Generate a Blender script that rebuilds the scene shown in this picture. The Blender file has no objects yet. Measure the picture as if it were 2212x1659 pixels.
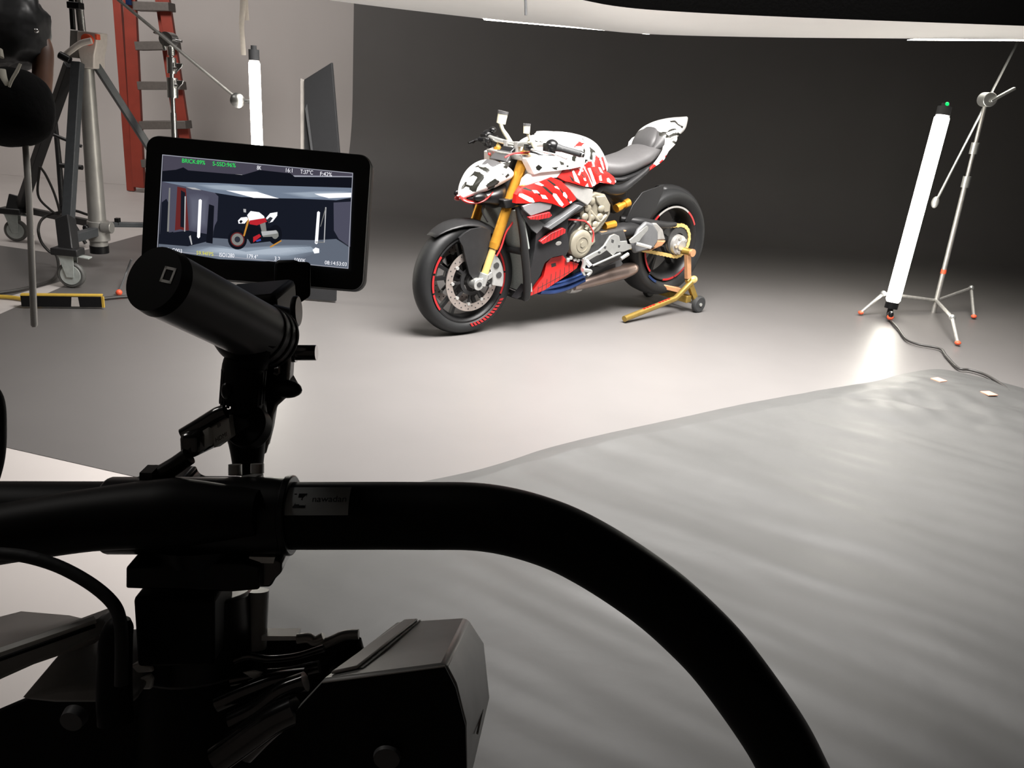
import bpy, bmesh, math, random
from math import sin, cos, pi, radians
from mathutils import Vector, Matrix, noise
from mathutils.geometry import delaunay_2d_cdt
random.seed(7)
S = bpy.context.scene
COL = S.collection
V = Vector
# ---------------------------------------------------------------- camera
CM = [[0.9965, -0.08353, -0.0, 0.0], [0.02797, 0.33369, -0.94227, 0.0], [0.07871, 0.93898, 0.33486, 1.26483]]
cd = bpy.data.cameras.new('camera'); cam = bpy.data.objects.new('camera', cd); COL.objects.link(cam)
cam.matrix_world = Matrix([CM[0], CM[1], CM[2], [0, 0, 0, 1]])
cd.sensor_fit = 'HORIZONTAL'; cd.sensor_width = 36; cd.lens = 1797.18 / 2212 * 36; cd.clip_start = .02; cd.clip_end = 60
S.camera = cam
# ---------------------------------------------------------------- exposure, world, added area lights
S.view_settings.view_transform = 'Standard'; S.view_settings.look = 'None'
S.view_settings.exposure = 0; S.view_settings.gamma = 1; S.view_settings.use_curve_mapping = False
S.cycles.use_denoising = True
S.cycles.max_bounces = 8; S.cycles.diffuse_bounces = 4; S.cycles.glossy_bounces = 4
S.cycles.sample_clamp_indirect = 6
W_ = bpy.data.worlds.new('world'); S.world = W_; W_.use_nodes = True
W_.node_tree.nodes['Background'].inputs[0].default_value = (.9, .88, .84, 1)
W_.node_tree.nodes['Background'].inputs[1].default_value = .0
def area(name, loc, target, sx, sy, power, color=(1, .95, .88), spread=180):
    l = bpy.data.lights.new(name, 'AREA'); l.shape = 'RECTANGLE'; l.size = sx; l.size_y = sy; l.energy = power; l.color = color
    l.spread = radians(spread)
    o = bpy.data.objects.new(name, l); COL.objects.link(o); o.location = loc
    o.rotation_euler = (V(target) - V(loc)).to_track_quat('-Z', 'Y').to_euler(); return o
area('added_light_overhead', (.85, 3.3, 2.85), (.75, 3.95, 0), 2.8, 1.3, 310, color=(1, .965, .935), spread=106)  # unseen light added to brighten the floor pool and the bike
area('added_light_wall', (-3.8, 5.4, 3.9), (-3.4, 8.8, 1.0), 2.4, 1.0, 84, color=(1, .955, .92), spread=140)  # unseen light added to brighten the white back wall
area('added_light_left', (-2.6, 1.2, 3.6), (-1.2, 1.5, .2), 1.2, .8, 9, color=(1, .95, .90), spread=125)  # unseen light added for the front left floor and the rig

# ---------------------------------------------------------------- materials
def mat(name, col, rough=.5, metal=0, var=.06, scale=40, bump=0, bscale=80, spec=.5, coat=0, emit=None, estr=0, trans=0, aniso=None):
    m = bpy.data.materials.new(name); m.use_nodes = True; nt = m.node_tree; b = nt.nodes['Principled BSDF']
    b.inputs['Base Color'].default_value = (*col, 1); b.inputs['Roughness'].default_value = rough; b.inputs['Metallic'].default_value = metal
    b.inputs['Specular IOR Level'].default_value = spec; b.inputs['Coat Weight'].default_value = coat; b.inputs['Coat Roughness'].default_value = .08
    if trans: b.inputs['Transmission Weight'].default_value = trans
    tc = nt.nodes.new('ShaderNodeTexCoord')
    if var:
        n = nt.nodes.new('ShaderNodeTexNoise'); n.inputs['Scale'].default_value = scale; n.inputs['Detail'].default_value = 4
        nt.links.new(tc.outputs['Object'], n.inputs['Vector'])
        r = nt.nodes.new('ShaderNodeValToRGB'); e = r.color_ramp.elements
        e[0].position = .3; e[1].position = .7
        e[0].color = (*[max(0, c * (1 - var)) for c in col], 1); e[1].color = (*[min(1, c * (1 + var)) for c in col], 1)
        nt.links.new(n.outputs[0], r.inputs[0]); nt.links.new(r.outputs[0], b.inputs['Base Color'])
    if bump:
        n2 = nt.nodes.new('ShaderNodeTexNoise'); n2.inputs['Scale'].default_value = bscale; n2.inputs['Detail'].default_value = 3
        nt.links.new(tc.outputs['Object'], n2.inputs['Vector'])
        bp = nt.nodes.new('ShaderNodeBump'); bp.inputs['Strength'].default_value = bump; bp.inputs['Distance'].default_value = .01
        nt.links.new(n2.outputs[0], bp.inputs['Height']); nt.links.new(bp.outputs[0], b.inputs['Normal'])
    if emit:
        b.inputs['Emission Color'].default_value = (*emit, 1); b.inputs['Emission Strength'].default_value = estr
    return m
M = {}
def D(k, *a, **kw): M[k] = mat(k, *a, **kw)
D('floor_white', (.50, .465, .445), .55, var=.03, scale=3)
D('wall_white', (.50, .465, .445), .8, var=.02, scale=1.5)
D('ceiling_dark', (.02, .02, .02), .9)
D('paper_grey', (.118, .112, .109), .42, var=.03, scale=2.5, bump=.04, bscale=6, spec=.5)
D('backdrop_grey', (.118, .112, .109), .7, var=.03, scale=2.5, bump=.04, bscale=6, spec=.2)
D('muslin', (.068, .068, .066), .5, var=.05, scale=5, bump=.12, bscale=14, spec=.4)
D('silk', (.75, .73, .70), .8, var=.02, scale=3, emit=(1, .95, .9), estr=.22)  # own glow stands in for light coming down through the cloth
D('lamp_tube', (.9, .9, .9), .4, var=0, emit=(1, .95, .84), estr=22)
D('lamp_panel', (.9, .9, .9), .4, var=0, emit=(1, .95, .86), estr=20)
D('black_fabric', (.003, .003, .003), .95, bump=.2, bscale=60, spec=.1)
D('black_matte', (.0035, .0035, .0036), .5, var=.2, spec=.18)
D('black_satin', (.005, .005, .0055), .32, var=.15, spec=.35)
D('black_gloss', (.012, .012, .012), .16, var=.1, coat=1, spec=.8)
D('black_anodized', (.17, .17, .175), .38, metal=.7, var=.1)
D('rubber', (.018, .019, .02), .62, var=.1, bump=.1)
D('tyre', (.009, .0095, .010), .55, var=.08, bump=.06, bscale=30, spec=.35)
D('body_black', (.013, .013, .0135), .42, var=.08, spec=.3)
D('carbon', (.016, .016, .0175), .4, var=.2, scale=200, spec=.35)
D('dark_grey', (.09, .092, .095), .5, var=.06)
D('grey_plate', (.32, .315, .30), .42, metal=.3, var=.05)
D('white_paint', (.86, .85, .82), .28, var=.01, coat=.5)
D('black_paint', (.015, .015, .012), .3, coat=.4)
D('red_paint', (.46, .010, .008), .3, var=.03, coat=.4)
D('red_dark', (.30, .012, .014), .4, var=.08)
D('seat_vinyl', (.065, .063, .064), .55, var=.04, bump=.06, bscale=200)
D('seat_vinyl_dark', (.052, .051, .052), .5, var=.04)
D('gold', (.72, .35, .045), .3, metal=.7, var=.06)
D('gold_light', (.9, .66, .25), .25, metal=.6, var=.05)
D('gold_olive', (.34, .23, .06), .32, metal=.7, var=.1)
D('silver_glint', (.85, .85, .82), .28, metal=.15, var=.05)  # silver rail, plus highlights painted as pale pieces
D('gold_dull', (.42, .28, .07), .35, metal=.8, var=.12)
D('copper', (.62, .33, .17), .4, metal=.6, var=.08)
D('engine_khaki', (.24, .22, .17), .5, metal=.35, var=.12, scale=20)
D('engine_dark', (.03, .03, .03), .5, var=.2)
D('silver', (.6, .61, .59), .32, metal=.8, var=.06)
D('silver_rough', (.45, .44, .42), .45, metal=.7, var=.12)
D('disc_steel', (.42, .37, .34), .38, metal=.8, var=.1, scale=60)
D('chrome', (.62, .62, .61), .27, metal=1, var=.03)
D('steel_brown', (.32, .25, .22), .3, metal=.85, var=.2, scale=8)
D('titanium_blue', (.06, .12, .36), .25, metal=.9, var=.4, scale=9)
D('cream', (.62, .59, .45), .35, var=.03)
D('radiator_grey', (.26, .28, .265), .5, var=.2, scale=250)
D('wing_grey', (.17, .165, .17), .4, var=.05)
D('wire_red', (.45, .03, .03), .4)
D('ladder_red', (.25, .035, .02), .5, var=.12, scale=8)
D('ladder_step', (.13, .115, .105), .5, metal=.2, var=.1)
D('alu_grey', (.36, .35, .33), .4, metal=.5, var=.1, scale=12)
D('alu_beige', (.66, .60, .55), .45, metal=.1, var=.06)
D('leg_grey', (.055, .06, .065), .45, var=.1)
D('leg_black', (.018, .018, .019), .45, var=.1)
D('caster_grey', (.50, .54, .52), .35, metal=.3, var=.1)
D('caster_tyre', (.10, .10, .095), .5, var=.1)
D('cable_black', (.03, .028, .026), .5)
D('orange', (.75, .10, .04), .5)
D('tape_white', (.70, .64, .58), .7)
D('tape_mark', (.62, .30, .20), .6)
D('yellow', (.55, .36, .05), .5, var=.08)
D('board_black', (.016, .0165, .018), .7, var=.08)
D('foam_white', (.42, .39, .36), .8)
D('leather_brown', (.09, .038, .02), .55, var=.3, scale=12)
D('foil_black', (.018, .018, .0185), .42, var=.9, scale=7, bump=.8, bscale=9, spec=.35)
D('webbing', (.42, .40, .34), .8)
D('bezel', (.012, .013, .014), .4, var=.1)
D('label_grey', (.33, .35, .35), .5)
D('label_light', (.88, .88, .84), .45)
D('led_green', (.01, .3, .05), .4, var=0, emit=(0, 1, .15), estr=1.5)
D('cam_grey', (.30, .30, .29), .36, var=.12, scale=30)
D('cam_panel', (.40, .375, .36), .45, var=.06)
def sheen_by_height(m):
    nt = M[m].node_tree; b = nt.nodes['Principled BSDF']; tc = nt.nodes.new('ShaderNodeTexCoord'); sx = nt.nodes.new('ShaderNodeSeparateXYZ')
    nt.links.new(tc.outputs['Object'], sx.inputs[0])
    for inp, lo, hi in (('Roughness', .42, .75), ('Specular IOR Level', .5, .2)):
        mr = nt.nodes.new('ShaderNodeMapRange'); mr.inputs['From Min'].default_value = 0; mr.inputs['From Max'].default_value = .7; mr.inputs['To Min'].default_value = lo; mr.inputs['To Max'].default_value = hi
        nt.links.new(sx.outputs[2], mr.inputs['Value']); nt.links.new(mr.outputs[0], b.inputs[inp])
mcopy = M['backdrop_grey']; sheen_by_height('backdrop_grey')
def emi(name, col, s=1.0):
    m = bpy.data.materials.new(name); m.use_nodes = True; nt = m.node_tree; nt.nodes.remove(nt.nodes['Principled BSDF'])
    e = nt.nodes.new('ShaderNodeEmission'); e.inputs[0].default_value = (*col, 1); e.inputs[1].default_value = s
    nt.links.new(e.outputs[0], nt.nodes['Material Output'].inputs[0]); M[name] = m

# ---------------------------------------------------------------- mesh helpers
ORG = {}
def spline(pts, per=6, closed=False):
    P = [V(p) for p in pts]; n = len(P)
    if n < 3: return P
    out = []
    for i in range(n if closed else n - 1):
        a = P[(i - 1) % n] if closed or i > 0 else P[0] * 2 - P[1]
        b = P[i]; c = P[(i + 1) % n]
        d = P[(i + 2) % n] if closed or i + 2 < n else P[-1] * 2 - P[-2]
        for k in range(per):
            t = k / per
            out.append(.5 * ((2 * b) + (c - a) * t + (2 * a - 5 * b + 4 * c - d) * t * t + (3 * b - a - 3 * c + d) * t ** 3))
    if not closed: out.append(P[-1])
    return out
class MB:
    def __init__(s): s.bm = bmesh.new(); s.mi = 0
    def face(s, vs):
        try:
            f = s.bm.faces.new(vs); f.material_index = s.mi; return f
        except ValueError: return None
    def hexa(s, p):   # 8 corners: bottom loop then top loop
        v = [s.bm.verts.new(q) for q in p]
        for f in ((3, 2, 1, 0), (4, 5, 6, 7), (0, 1, 5, 4), (1, 2, 6, 5), (2, 3, 7, 6), (3, 0, 4, 7)): s.face([v[i] for i in f])
        return s
    def box(s, c, sz, R=None):
        c = V(c); h = V(sz) / 2; p = []
        for z in (-1, 1):
            for x, y in ((-1, -1), (1, -1), (1, 1), (-1, 1)):
                q = V((x * h.x, y * h.y, z * h.z)); p.append(c + (R @ q if R else q))
        return s.hexa(p)
    def beam(s, a, b, w, h, up=(0, 0, 1)):
        a, b = V(a), V(b); d = (b - a).normalized(); u = V(up); x = d.cross(u)
        if x.length < 1e-4: x = d.cross(V((1, 0, 0)))
        x.normalize(); u = x.cross(d); p = []
        for q in (a, b):
            for i, j in ((-1, -1), (1, -1), (1, 1), (-1, 1)): p.append(q + x * w / 2 * i + u * h / 2 * j)
        return s.hexa(p)
    def tube(s, pts, r, n=12, per=6, closed=False, smooth=True, caps=True, flat=1.0, up=None):
        P = spline(pts, per, closed) if smooth else [V(p) for p in pts]
        k = len(P)
        if callable(r): R = [r(i / max(1, k - 1)) for i in range(k)]
        elif isinstance(r, (list, tuple)):
            R = []
            for i in range(k):
                t = i / (k - 1) * (len(r) - 1); a = min(int(t), len(r) - 2); R.append(r[a] + (r[a + 1] - r[a]) * (t - a))
        else: R = [r] * k
        rings = []; pu = V(up) if up else None
        for i in range(k):
            a = P[(i - 1) % k] if closed or i > 0 else P[0]; b = P[(i + 1) % k] if closed or i < k - 1 else P[-1]
            t = (b - a).normalized()
            if pu is None or (pu - t * pu.dot(t)).length < 1e-3:
                pu = V((0, 0, 1)) if abs(t.z) < .9 else V((1, 0, 0))
            x = (pu - t * pu.dot(t)).normalized(); y = t.cross(x)
            if not up: pu = x
            rings.append([s.bm.verts.new(P[i] + (x * cos(2 * pi * j / n) * flat + y * sin(2 * pi * j / n)) * R[i]) for j in range(n)])
        for i in range(k if closed else k - 1):
            A, B = rings[i], rings[(i + 1) % k]
            for j in range(n): s.face([A[j], A[(j + 1) % n], B[(j + 1) % n], B[j]])
        if caps and not closed: s.face(rings[0][::-1]); s.face(rings[-1])
        return s
    def cyl(s, a, b, r0, r1=None, n=20, caps=True):
        return s.tube([a, b], [r0, r0 if r1 is None else r1], n, smooth=False, caps=caps)
    def lathe(s, prof, o, axis, n=48, closed=False, x0=None):
        o = V(o); ax = V(axis).normalized(); x = V((0, 0, 1)) if abs(ax.z) < .9 else V((1, 0, 0))
        x = (x - ax * x.dot(ax)).normalized(); y = ax.cross(x)
        rings = [[s.bm.verts.new(o + ax * h + (x * cos(2 * pi * j / n) + y * sin(2 * pi * j / n)) * r) for j in range(n)] for r, h in prof]
        k = len(rings)
        for i in range(k if closed else k - 1):
            A, B = rings[i], rings[(i + 1) % k]
            for j in range(n): s.face([A[j], A[(j + 1) % n], B[(j + 1) % n], B[j]])
        if not closed:
            if prof[0][0] > 1e-5: s.face(rings[0][::-1])
            if prof[-1][0] > 1e-5: s.face(rings[-1])
        return s
    def prism(s, poly, vec):
        vec = V(vec); P = [V(p) for p in poly]
        a = [s.bm.verts.new(p) for p in P]; b = [s.bm.verts.new(p + vec) for p in P]; n = len(P)
        s.face(a[::-1]); s.face(b)
        for i in range(n): s.face([a[i], a[(i + 1) % n], b[(i + 1) % n], b[i]])
        return s
    def ball(s, c, r, sc=(1, 1, 1), u=20, v=12):
        c = V(c); prof = []
        rings = []
        for i in range(v + 1):
            a = pi * i / v; rr = max(sin(a), 1e-4)
            rings.append([s.bm.verts.new(c + V((rr * cos(2 * pi * j / u) * sc[0], rr * sin(2 * pi * j / u) * sc[1], cos(a) * sc[2])) * r) for j in range(u)])
        for i in range(v):
            for j in range(u): s.face([rings[i][j], rings[i + 1][j], rings[i + 1][(j + 1) % u], rings[i][(j + 1) % u]])
        return s
    def loft(s, secs, caps=True, closed=True):
        rings = [[s.bm.verts.new(p) for p in q] for q in secs]; n = len(rings[0])
        for i in range(len(rings) - 1):
            for j in range(n if closed else n - 1): s.face([rings[i][j], rings[i][(j + 1) % n], rings[i + 1][(j + 1) % n], rings[i + 1][j]])
        if caps and closed: s.face(rings[0][::-1]); s.face(rings[-1])
        return s
    def build(s, name, m, parent=None, bevel=0, ang=38, seg=2, label=None, sub=0, mirror=False, solid=0, off=-1):
        me = bpy.data.meshes.new(name)
        org = ORG.get(parent, V()) if parent else V()
        if mirror:
            for v in s.bm.verts: v.co.y = -v.co.y
        bmesh.ops.recalc_face_normals(s.bm, faces=s.bm.faces)
        if parent is None and s.bm.verts:
            lo = [min(v.co[i] for v in s.bm.verts) for i in range(3)]; hi = [max(v.co[i] for v in s.bm.verts) for i in range(3)]
            org = V(((lo[0] + hi[0]) / 2, (lo[1] + hi[1]) / 2, lo[2]))
        for v in s.bm.verts: v.co -= org
        for f in s.bm.faces: f.smooth = True
        s.bm.to_mesh(me); s.bm.free()
        for k in (m if isinstance(m, (list, tuple)) else [m]): me.materials.append(M[k])
        me.set_sharp_from_angle(angle=radians(ang))
        o = bpy.data.objects.new(name, me); COL.objects.link(o)
        if parent: o.parent = parent; ORG[o] = ORG.get(parent, V())
        else: o.location = org; ORG[o] = org
        if solid:
            md = o.modifiers.new('thickness', 'SOLIDIFY'); md.thickness = solid; md.offset = off
        if bevel:
            md = o.modifiers.new('bevel', 'BEVEL'); md.width = bevel; md.segments = seg; md.limit_method = 'ANGLE'; md.angle_limit = radians(40)
        if sub:
            md = o.modifiers.new('sub', 'SUBSURF'); md.levels = sub; md.render_levels = sub
        if label: o['label'] = label
        return o
def tag(o, label, cat, group=None):
    o['label'] = label; o['category'] = cat
    if group: o['group'] = group
    return o
def thing(name, label, cat, loc=(0, 0, 0), group=None):
    o = bpy.data.objects.new(name, None); COL.objects.link(o); o.location = loc; o.empty_display_size = .1
    ORG[o] = V(loc); return tag(o, label, cat, group)
def structure(o): o['kind'] = 'structure'; return o
def inside(p, poly):
    c = False; n = len(poly); j = n - 1
    for i in range(n):
        a, b = poly[i], poly[j]
        if (a[1] > p[1]) != (b[1] > p[1]) and p[0] < (b[0] - a[0]) * (p[1] - a[1]) / (b[1] - a[1]) + a[0]: c = not c
        j = i
    return c
def cdt(outline, pats, grid):
    """triangulate a 2-D outline with pattern edges kept; returns points, triangles, pattern index"""
    pts = []; edges = []
    def loop(poly):
        b = len(pts); pts.extend(V(p) for p in poly)
        edges.extend((b + i, b + (i + 1) % len(poly)) for i in range(len(poly)))
    loop(outline)
    for poly, _ in pats: loop(poly)
    x0, x1 = min(p[0] for p in outline), max(p[0] for p in outline); y0, y1 = min(p[1] for p in outline), max(p[1] for p in outline)
    nx, ny = max(1, int((x1 - x0) / grid)), max(1, int((y1 - y0) / grid))
    for i in range(1, nx):
        for j in range(1, ny):
            q = V((x0 + (x1 - x0) * (i + .3 * (j % 2)) / nx, y0 + (y1 - y0) * j / ny))
            if inside(q, outline): pts.append(q)
    r = delaunay_2d_cdt(pts, edges, [], 0, 1e-6); vs, fs = r[0], r[2]
    tri = []; idx = []
    for f in fs:
        cx = sum((vs[i] for i in f), V((0, 0))) / len(f)
        if not inside(cx, outline): continue
        k = 0
        for poly, mi in pats:
            if inside(cx, poly): k = mi
        tri.append(f); idx.append(k)
    return vs, tri, idx
def panel(outline, fy, thick, pats=(), grid=.03):
    """a moulded side panel: outline in (x,z), outer face at y=fy(x,z), given thickness, pattern polygons painted in their own material"""
    m = MB(); vs, tri, idx = cdt(outline, pats, grid)
    g = fy if callable(fy) else (lambda x, z: fy)
    a = [m.bm.verts.new((p.x, g(p.x, p.y), p.y)) for p in vs]; b = [m.bm.verts.new((p.x, g(p.x, p.y) - thick, p.y)) for p in vs]
    cnt = {}
    for f, k in zip(tri, idx):
        m.mi = k; m.face([a[i] for i in f]); m.face([b[i] for i in f[::-1]])
        for i in range(len(f)):
            e = (f[i], f[(i + 1) % len(f)]); cnt.setdefault(tuple(sorted(e)), []).append((e, k))
    for k, l in cnt.items():
        if len(l) == 1:
            (i, j), mi = l[0]; m.mi = mi; m.face([a[j], a[i], b[i], b[j]])
    m.mi = 0
    loose = [v for v in m.bm.verts if not v.link_faces]
    bmesh.ops.delete(m.bm, geom=loose, context='VERTS')
    return m
def text_mesh(txt, size, extrude=0, align='LEFT'):
    cu = bpy.data.curves.new('t', 'FONT'); cu.body = txt; cu.size = size; cu.extrude = extrude; cu.align_x = align; cu.align_y = 'CENTER'
    o = bpy.data.objects.new('t', cu); COL.objects.link(o)
    me = bpy.data.meshes.new_from_object(o.evaluated_get(bpy.context.evaluated_depsgraph_get()))
    bpy.data.objects.remove(o); bpy.data.curves.remove(cu); return me
def paint(o, pats, fn=lambda c: (c.x, c.z)):
    for f in o.data.polygons:
        q = fn(f.center)
        for poly, mi in pats:
            if inside(q, poly): f.material_index = mi
QN = [[-0.08, 0.05, 0.8, -0.5818, -0.8008, -0.1423], [-0.65, 0.1, 0.9, -0.6663, -0.7373, -0.1113], [-1.42, 0.05, 0.98, -0.7411, -0.6661, -0.0838]]
def livery(o, k, pats):
    """paint masked shapes onto a body panel along one oblique direction, mirrored on the hidden side"""
    R = V(QN[k][:3]); n = V(QN[k][3:]); ea = V((0, 0, 1)).cross(n).normalized(); eb = n.cross(ea)
    for f in o.data.polygons:
        c = f.center.copy()
        if f.normal.dot(n) > .05: c.y = -c.y
        q = ((c - R).dot(ea), (c - R).dot(eb))
        for poly, mi in pats:
            if inside(q, poly): f.material_index = mi
def ringsec(x, w, zt, zb, n=28, e=2.4, et=None):
    """closed cross-section at x: half width w, from zb to zt, superellipse"""
    out = []; cz = (zt + zb) / 2; h = (zt - zb) / 2
    for j in range(n):
        a = 2 * pi * j / n; ca, sa = cos(a), sin(a); ex = 2 / (et if et and sa > 0 else e)
        out.append((x, math.copysign(abs(ca) ** ex, ca) * w, cz + math.copysign(abs(sa) ** ex, sa) * h))
    return out
def interp(keys, n):
    """resample rows of numbers smoothly"""
    P = [V(k) for k in keys] if len(keys[0]) <= 4 else None
    out = []; m = len(keys)
    for q in range(n):
        t = q / (n - 1) * (m - 1); i = min(int(t), m - 2); f = t - i
        a = keys[max(i - 1, 0)]; b = keys[i]; c = keys[i + 1]; d = keys[min(i + 2, m - 1)]
        out.append([.5 * (2 * B + (C_ - A) * f + (2 * A - 5 * B + 4 * C_ - D_) * f * f + (3 * B - A - 3 * C_ + D_) * f ** 3) for A, B, C_, D_ in zip(a, b, c, d)])
    return out
# ================================================================ the studio (setting)
def quad(name, p, m, th=.0):
    b = MB(); b.face([b.bm.verts.new(q) for q in p]); return b
structure(MB().box((.5, 3.5, -.06), (14, 14, .12)).build('floor', 'floor_white'))
# back wall with a coved foot (white infinity wall)
WX0, WX1, WY, WR = -6.5, 7.5, 9.6, .9
b = MB(); prof = [(WY - WR, .001)] + [(WY - WR + WR * sin(a), WR - WR * cos(a) + .001) for a in [radians(9 * i) for i in range(1, 11)]] + [(WY, 4.6)]
b.loft([[(x, y, z) for y, z in prof] + [(x, WY + .15, 4.6), (x, WY + .15, .001)] for x in (WX0, WX1)]); structure(b.build('wall_back', 'wall_white', ang=60))
structure(MB().box((WX0 - .08, 3.3, 2.3), (.16, 13, 4.6)).build('wall_left', 'wall_white'))
structure(MB().box((WX1 + .08, 3.3, 2.3), (.16, 13, 4.6)).build('wall_right', 'ceiling_dark'))
structure(MB().box((.5, -3.2, 2.3), (14, .16, 4.6)).build('wall_front', 'wall_white'))
structure(MB().box((.5, 3.3, 4.68), (14.2, 13.2, .16)).build('ceiling', 'ceiling_dark'))

# hanging grey backdrop sweeping onto the floor
BX0, BX1, BY, BR = -1.88, 6.3, 9.0, 1.0
def flat(b, poly, z):
    vs, tri, idx = cdt(poly, (), .3); v = [b.bm.verts.new((p.x, p.y, z)) for p in vs]
    for t in tri: b.face([v[i] for i in t])
    bmesh.ops.delete(b.bm, geom=[q for q in b.bm.verts if not q.link_faces], context='VERTS')
FS = [(-2.8848,6.1799,.002),(-2.9707,5.4441,.002),(-2.5897,4.5746,.002),(-2.5756,3.9577,.002)]
FS = [(BX0, BY - BR), (BX0, 6.7), (-2.75, 6.6)] + [(p[0], p[1]) for p in FS] + [(-2.75, 3.4), (-2.35, 2.62), (-1.684, 2.508), (-1.179, 2.374), (-.3, 2.17), (.6, 2.2), (3.2, 2.9), (4.9, 3.6), (BX1, 4.0), (BX1, BY - BR)]
b = MB(); flat(b, FS, .0015)
tag(b.build('floor_sheet', 'backdrop_grey'), 'large dark grey sheet on the studio floor under the motorcycle', 'floor sheet')
b = MB(); prof = [(BY - BR - .5, .0017)] + [(BY - BR + BR * sin(a), BR - BR * cos(a) + .002) for a in [radians(7.5 * i) for i in range(13)]] + [(BY, 2.2), (BY, 4.2)]
b.loft([[(BX0 + (BX1 - BX0) * i / 12, y, z) for y, z in prof] for i in range(13)], closed=False)
tag(b.build('paper_backdrop', 'backdrop_grey', ang=60), 'wide dark grey paper backdrop hanging behind the motorcycle and curving onto the floor', 'backdrop')
def sheet(name, poly, z, m):
    b = MB(); flat(b, poly, z); return b.build(name, m)
FB = [(p[0], p[1]) for p in [(-3.9114,5.3477,.002),(-3.4919,5.46,.002),(-3.0485,5.3594,.002),(-2.6604,4.6809,.002),(-2.7371,4.2226,.002),(-2.8186,3.7734,.002)]]
tag(sheet('floor_sheet', FB, .001, 'paper_grey'), 'smaller dark grey sheet on the floor at the left edge beneath the crank stand', 'floor sheet')

# wrinkled grey muslin in the right foreground
FAR = [V(p) for p in [(-.8753,2.1246,0),(-.1642,2.5676,0),(.1396,2.8417,0),(.3697,3.0264,0),(.679,3.2548,0),(1.007,3.498,0),(1.427,3.7802,0),(1.8401,4.0445,0),(2.0881,4.2403,0),(2.3167,4.3621,0),(2.478,4.2798,0),(2.6503,4.1326,0),(2.8001,3.9139,0)]]
NEAR = [V((-.62 + 2.8 * i / 12, .75 + .1 * i / 12, 0)) for i in range(13)]
b = MB(); NU, NV = 230, 190; rows = []
fs = spline(FAR, 20); ns = spline(NEAR, 20)
def wr(x, y):
    u = .84 * x - .54 * y; v = .54 * x + .84 * y   # folds run towards the front right
    q = noise.noise(V((u * 1.2, v * 5.0, 1.3))) * .010 + noise.noise(V((u * 2.4 + 4, v * 13, 7.7))) * .0055
    q += noise.noise(V((x * 1.8, y * 2.2, 3.1))) * .013
    fx = max(0, 1 - ((x - 1.9) ** 2 / .55 + (y - 3.75) ** 2 / .22))   # rumpled corner by the tape marks
    q += fx * (.05 * abs(noise.noise(V((x * 3.2 + 2, y * 3.6, .7)))) + .012 * noise.noise(V((x * 8, y * 8, 2))))
    return max(q + .022, .004)
for j in range(NV + 1):
    t = (j / NV) ** 1.25; row = []
    for i in range(NU + 1):
        k = i / NU * (len(fs) - 1); a = min(int(k), len(fs) - 2); w = k - a
        p = fs[a].lerp(fs[a + 1], w).lerp(ns[a].lerp(ns[a + 1], w), t)
        ed = min(1, t * 14 + .12) * min(1, i / NU * 16 + .1)
        lip = .008 * math.exp(-(t * 22 - .9) ** 2) * max(0, 1 - abs(i / NU - .3) * 2.6)   # raised rolled edge
        row.append(b.bm.verts.new((p.x, p.y, .004 + wr(p.x, p.y) * ed + lip)))
    rows.append(row)
for j in range(NV):
    for i in range(NU): b.face([rows[j][i], rows[j][i + 1], rows[j + 1][i + 1], rows[j + 1][i]])
tag(b.build('floor_cloth', 'muslin', ang=80), 'wrinkled pale grey cloth spread over the floor in the right foreground', 'cloth')
def tape_mark(x, y, s, rot, label):
    c = V((x, y, .004 + wr(x, y) + .003)); b = MB(); R = Matrix.Rotation(rot, 3, 'Z')
    b.box(c, (s, s, .004), R); return tag(b.build('tape_mark', 'tape_mark'), label, 'tape mark', 'tape marks on the cloth')
T1 = [(2.1749,4.0796,.03)][0]; T2 = [(2.3292,3.8846,.03)][0]
tape_mark(T1[0], T1[1], .055, .5, 'small pale orange tape square on the cloth nearest the tilted light tube')
tape_mark(T2[0], T2[1], .055, .3, 'small pale orange tape square on the cloth nearest the right edge')

# ---------------------------------------------------------------- overhead silk with light panels and black skirt
SF = [V(p) for p in [(-1.653,6.3,1.757),(-1.4272,6.3,1.7302),(-.3921,6.3,1.6972),(.1903,6.3,1.6945),(.7404,6.3,1.6923),(1.7007,6.3,1.7458),(2.6515,6.3,1.8134),(3.3185,6.3,1.8622),(3.9703,6.3,1.9067)]]
SN = [V(p) for p in [(-1.6299,4.75,1.7879),(-1.1496,4.75,1.7701),(-.426,4.75,1.7335),(.0566,4.75,1.7308),(.3662,4.75,1.7039),(.6927,4.75,1.7024),(1.3413,4.75,1.7234),(2.4859,4.75,1.7717),(2.9794,4.75,1.7921)]]
b = MB(); A = spline(SF, 5); B = spline(SN, 5); n = len(A); m_ = 12; g = []
for j in range(m_ + 1):
    t = j / m_; g.append([b.bm.verts.new(A[i].lerp(B[i], t) - V((0, 0, .05 * sin(pi * t) * (.4 + .6 * sin(pi * i / n))))) for i in range(n)])
for j in range(m_):
    for i in range(n - 1): b.face([g[j][i], g[j][i + 1], g[j + 1][i + 1], g[j + 1][i]])
OV = thing('overhead_softbox', 'long white overhead silk with black skirt above the motorcycle', 'softbox', (1.0, 5.5, 1.7))
silk = b.build('diffusion_silk', 'silk', OV, ang=80, label='white sagging silk')
b = MB()
b.loft([[p + V((0, -.01, 0)), p + V((0, -.01, 1.6))] for p in B], closed=False)
b.build('front_skirt', 'black_fabric', OV, solid=.004, label='black fabric skirt')
b = MB(); b.loft([[p + V((0, .02, .003)), p + V((0, .02, .55))] for p in A], closed=False); b.build('rear_skirt', 'black_fabric', OV, solid=.004)
b = MB(); b.tube([p + V((0, .03, .02)) for p in SF], .012, 8); b.build('frame_pipe', 'black_satin', OV)
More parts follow.
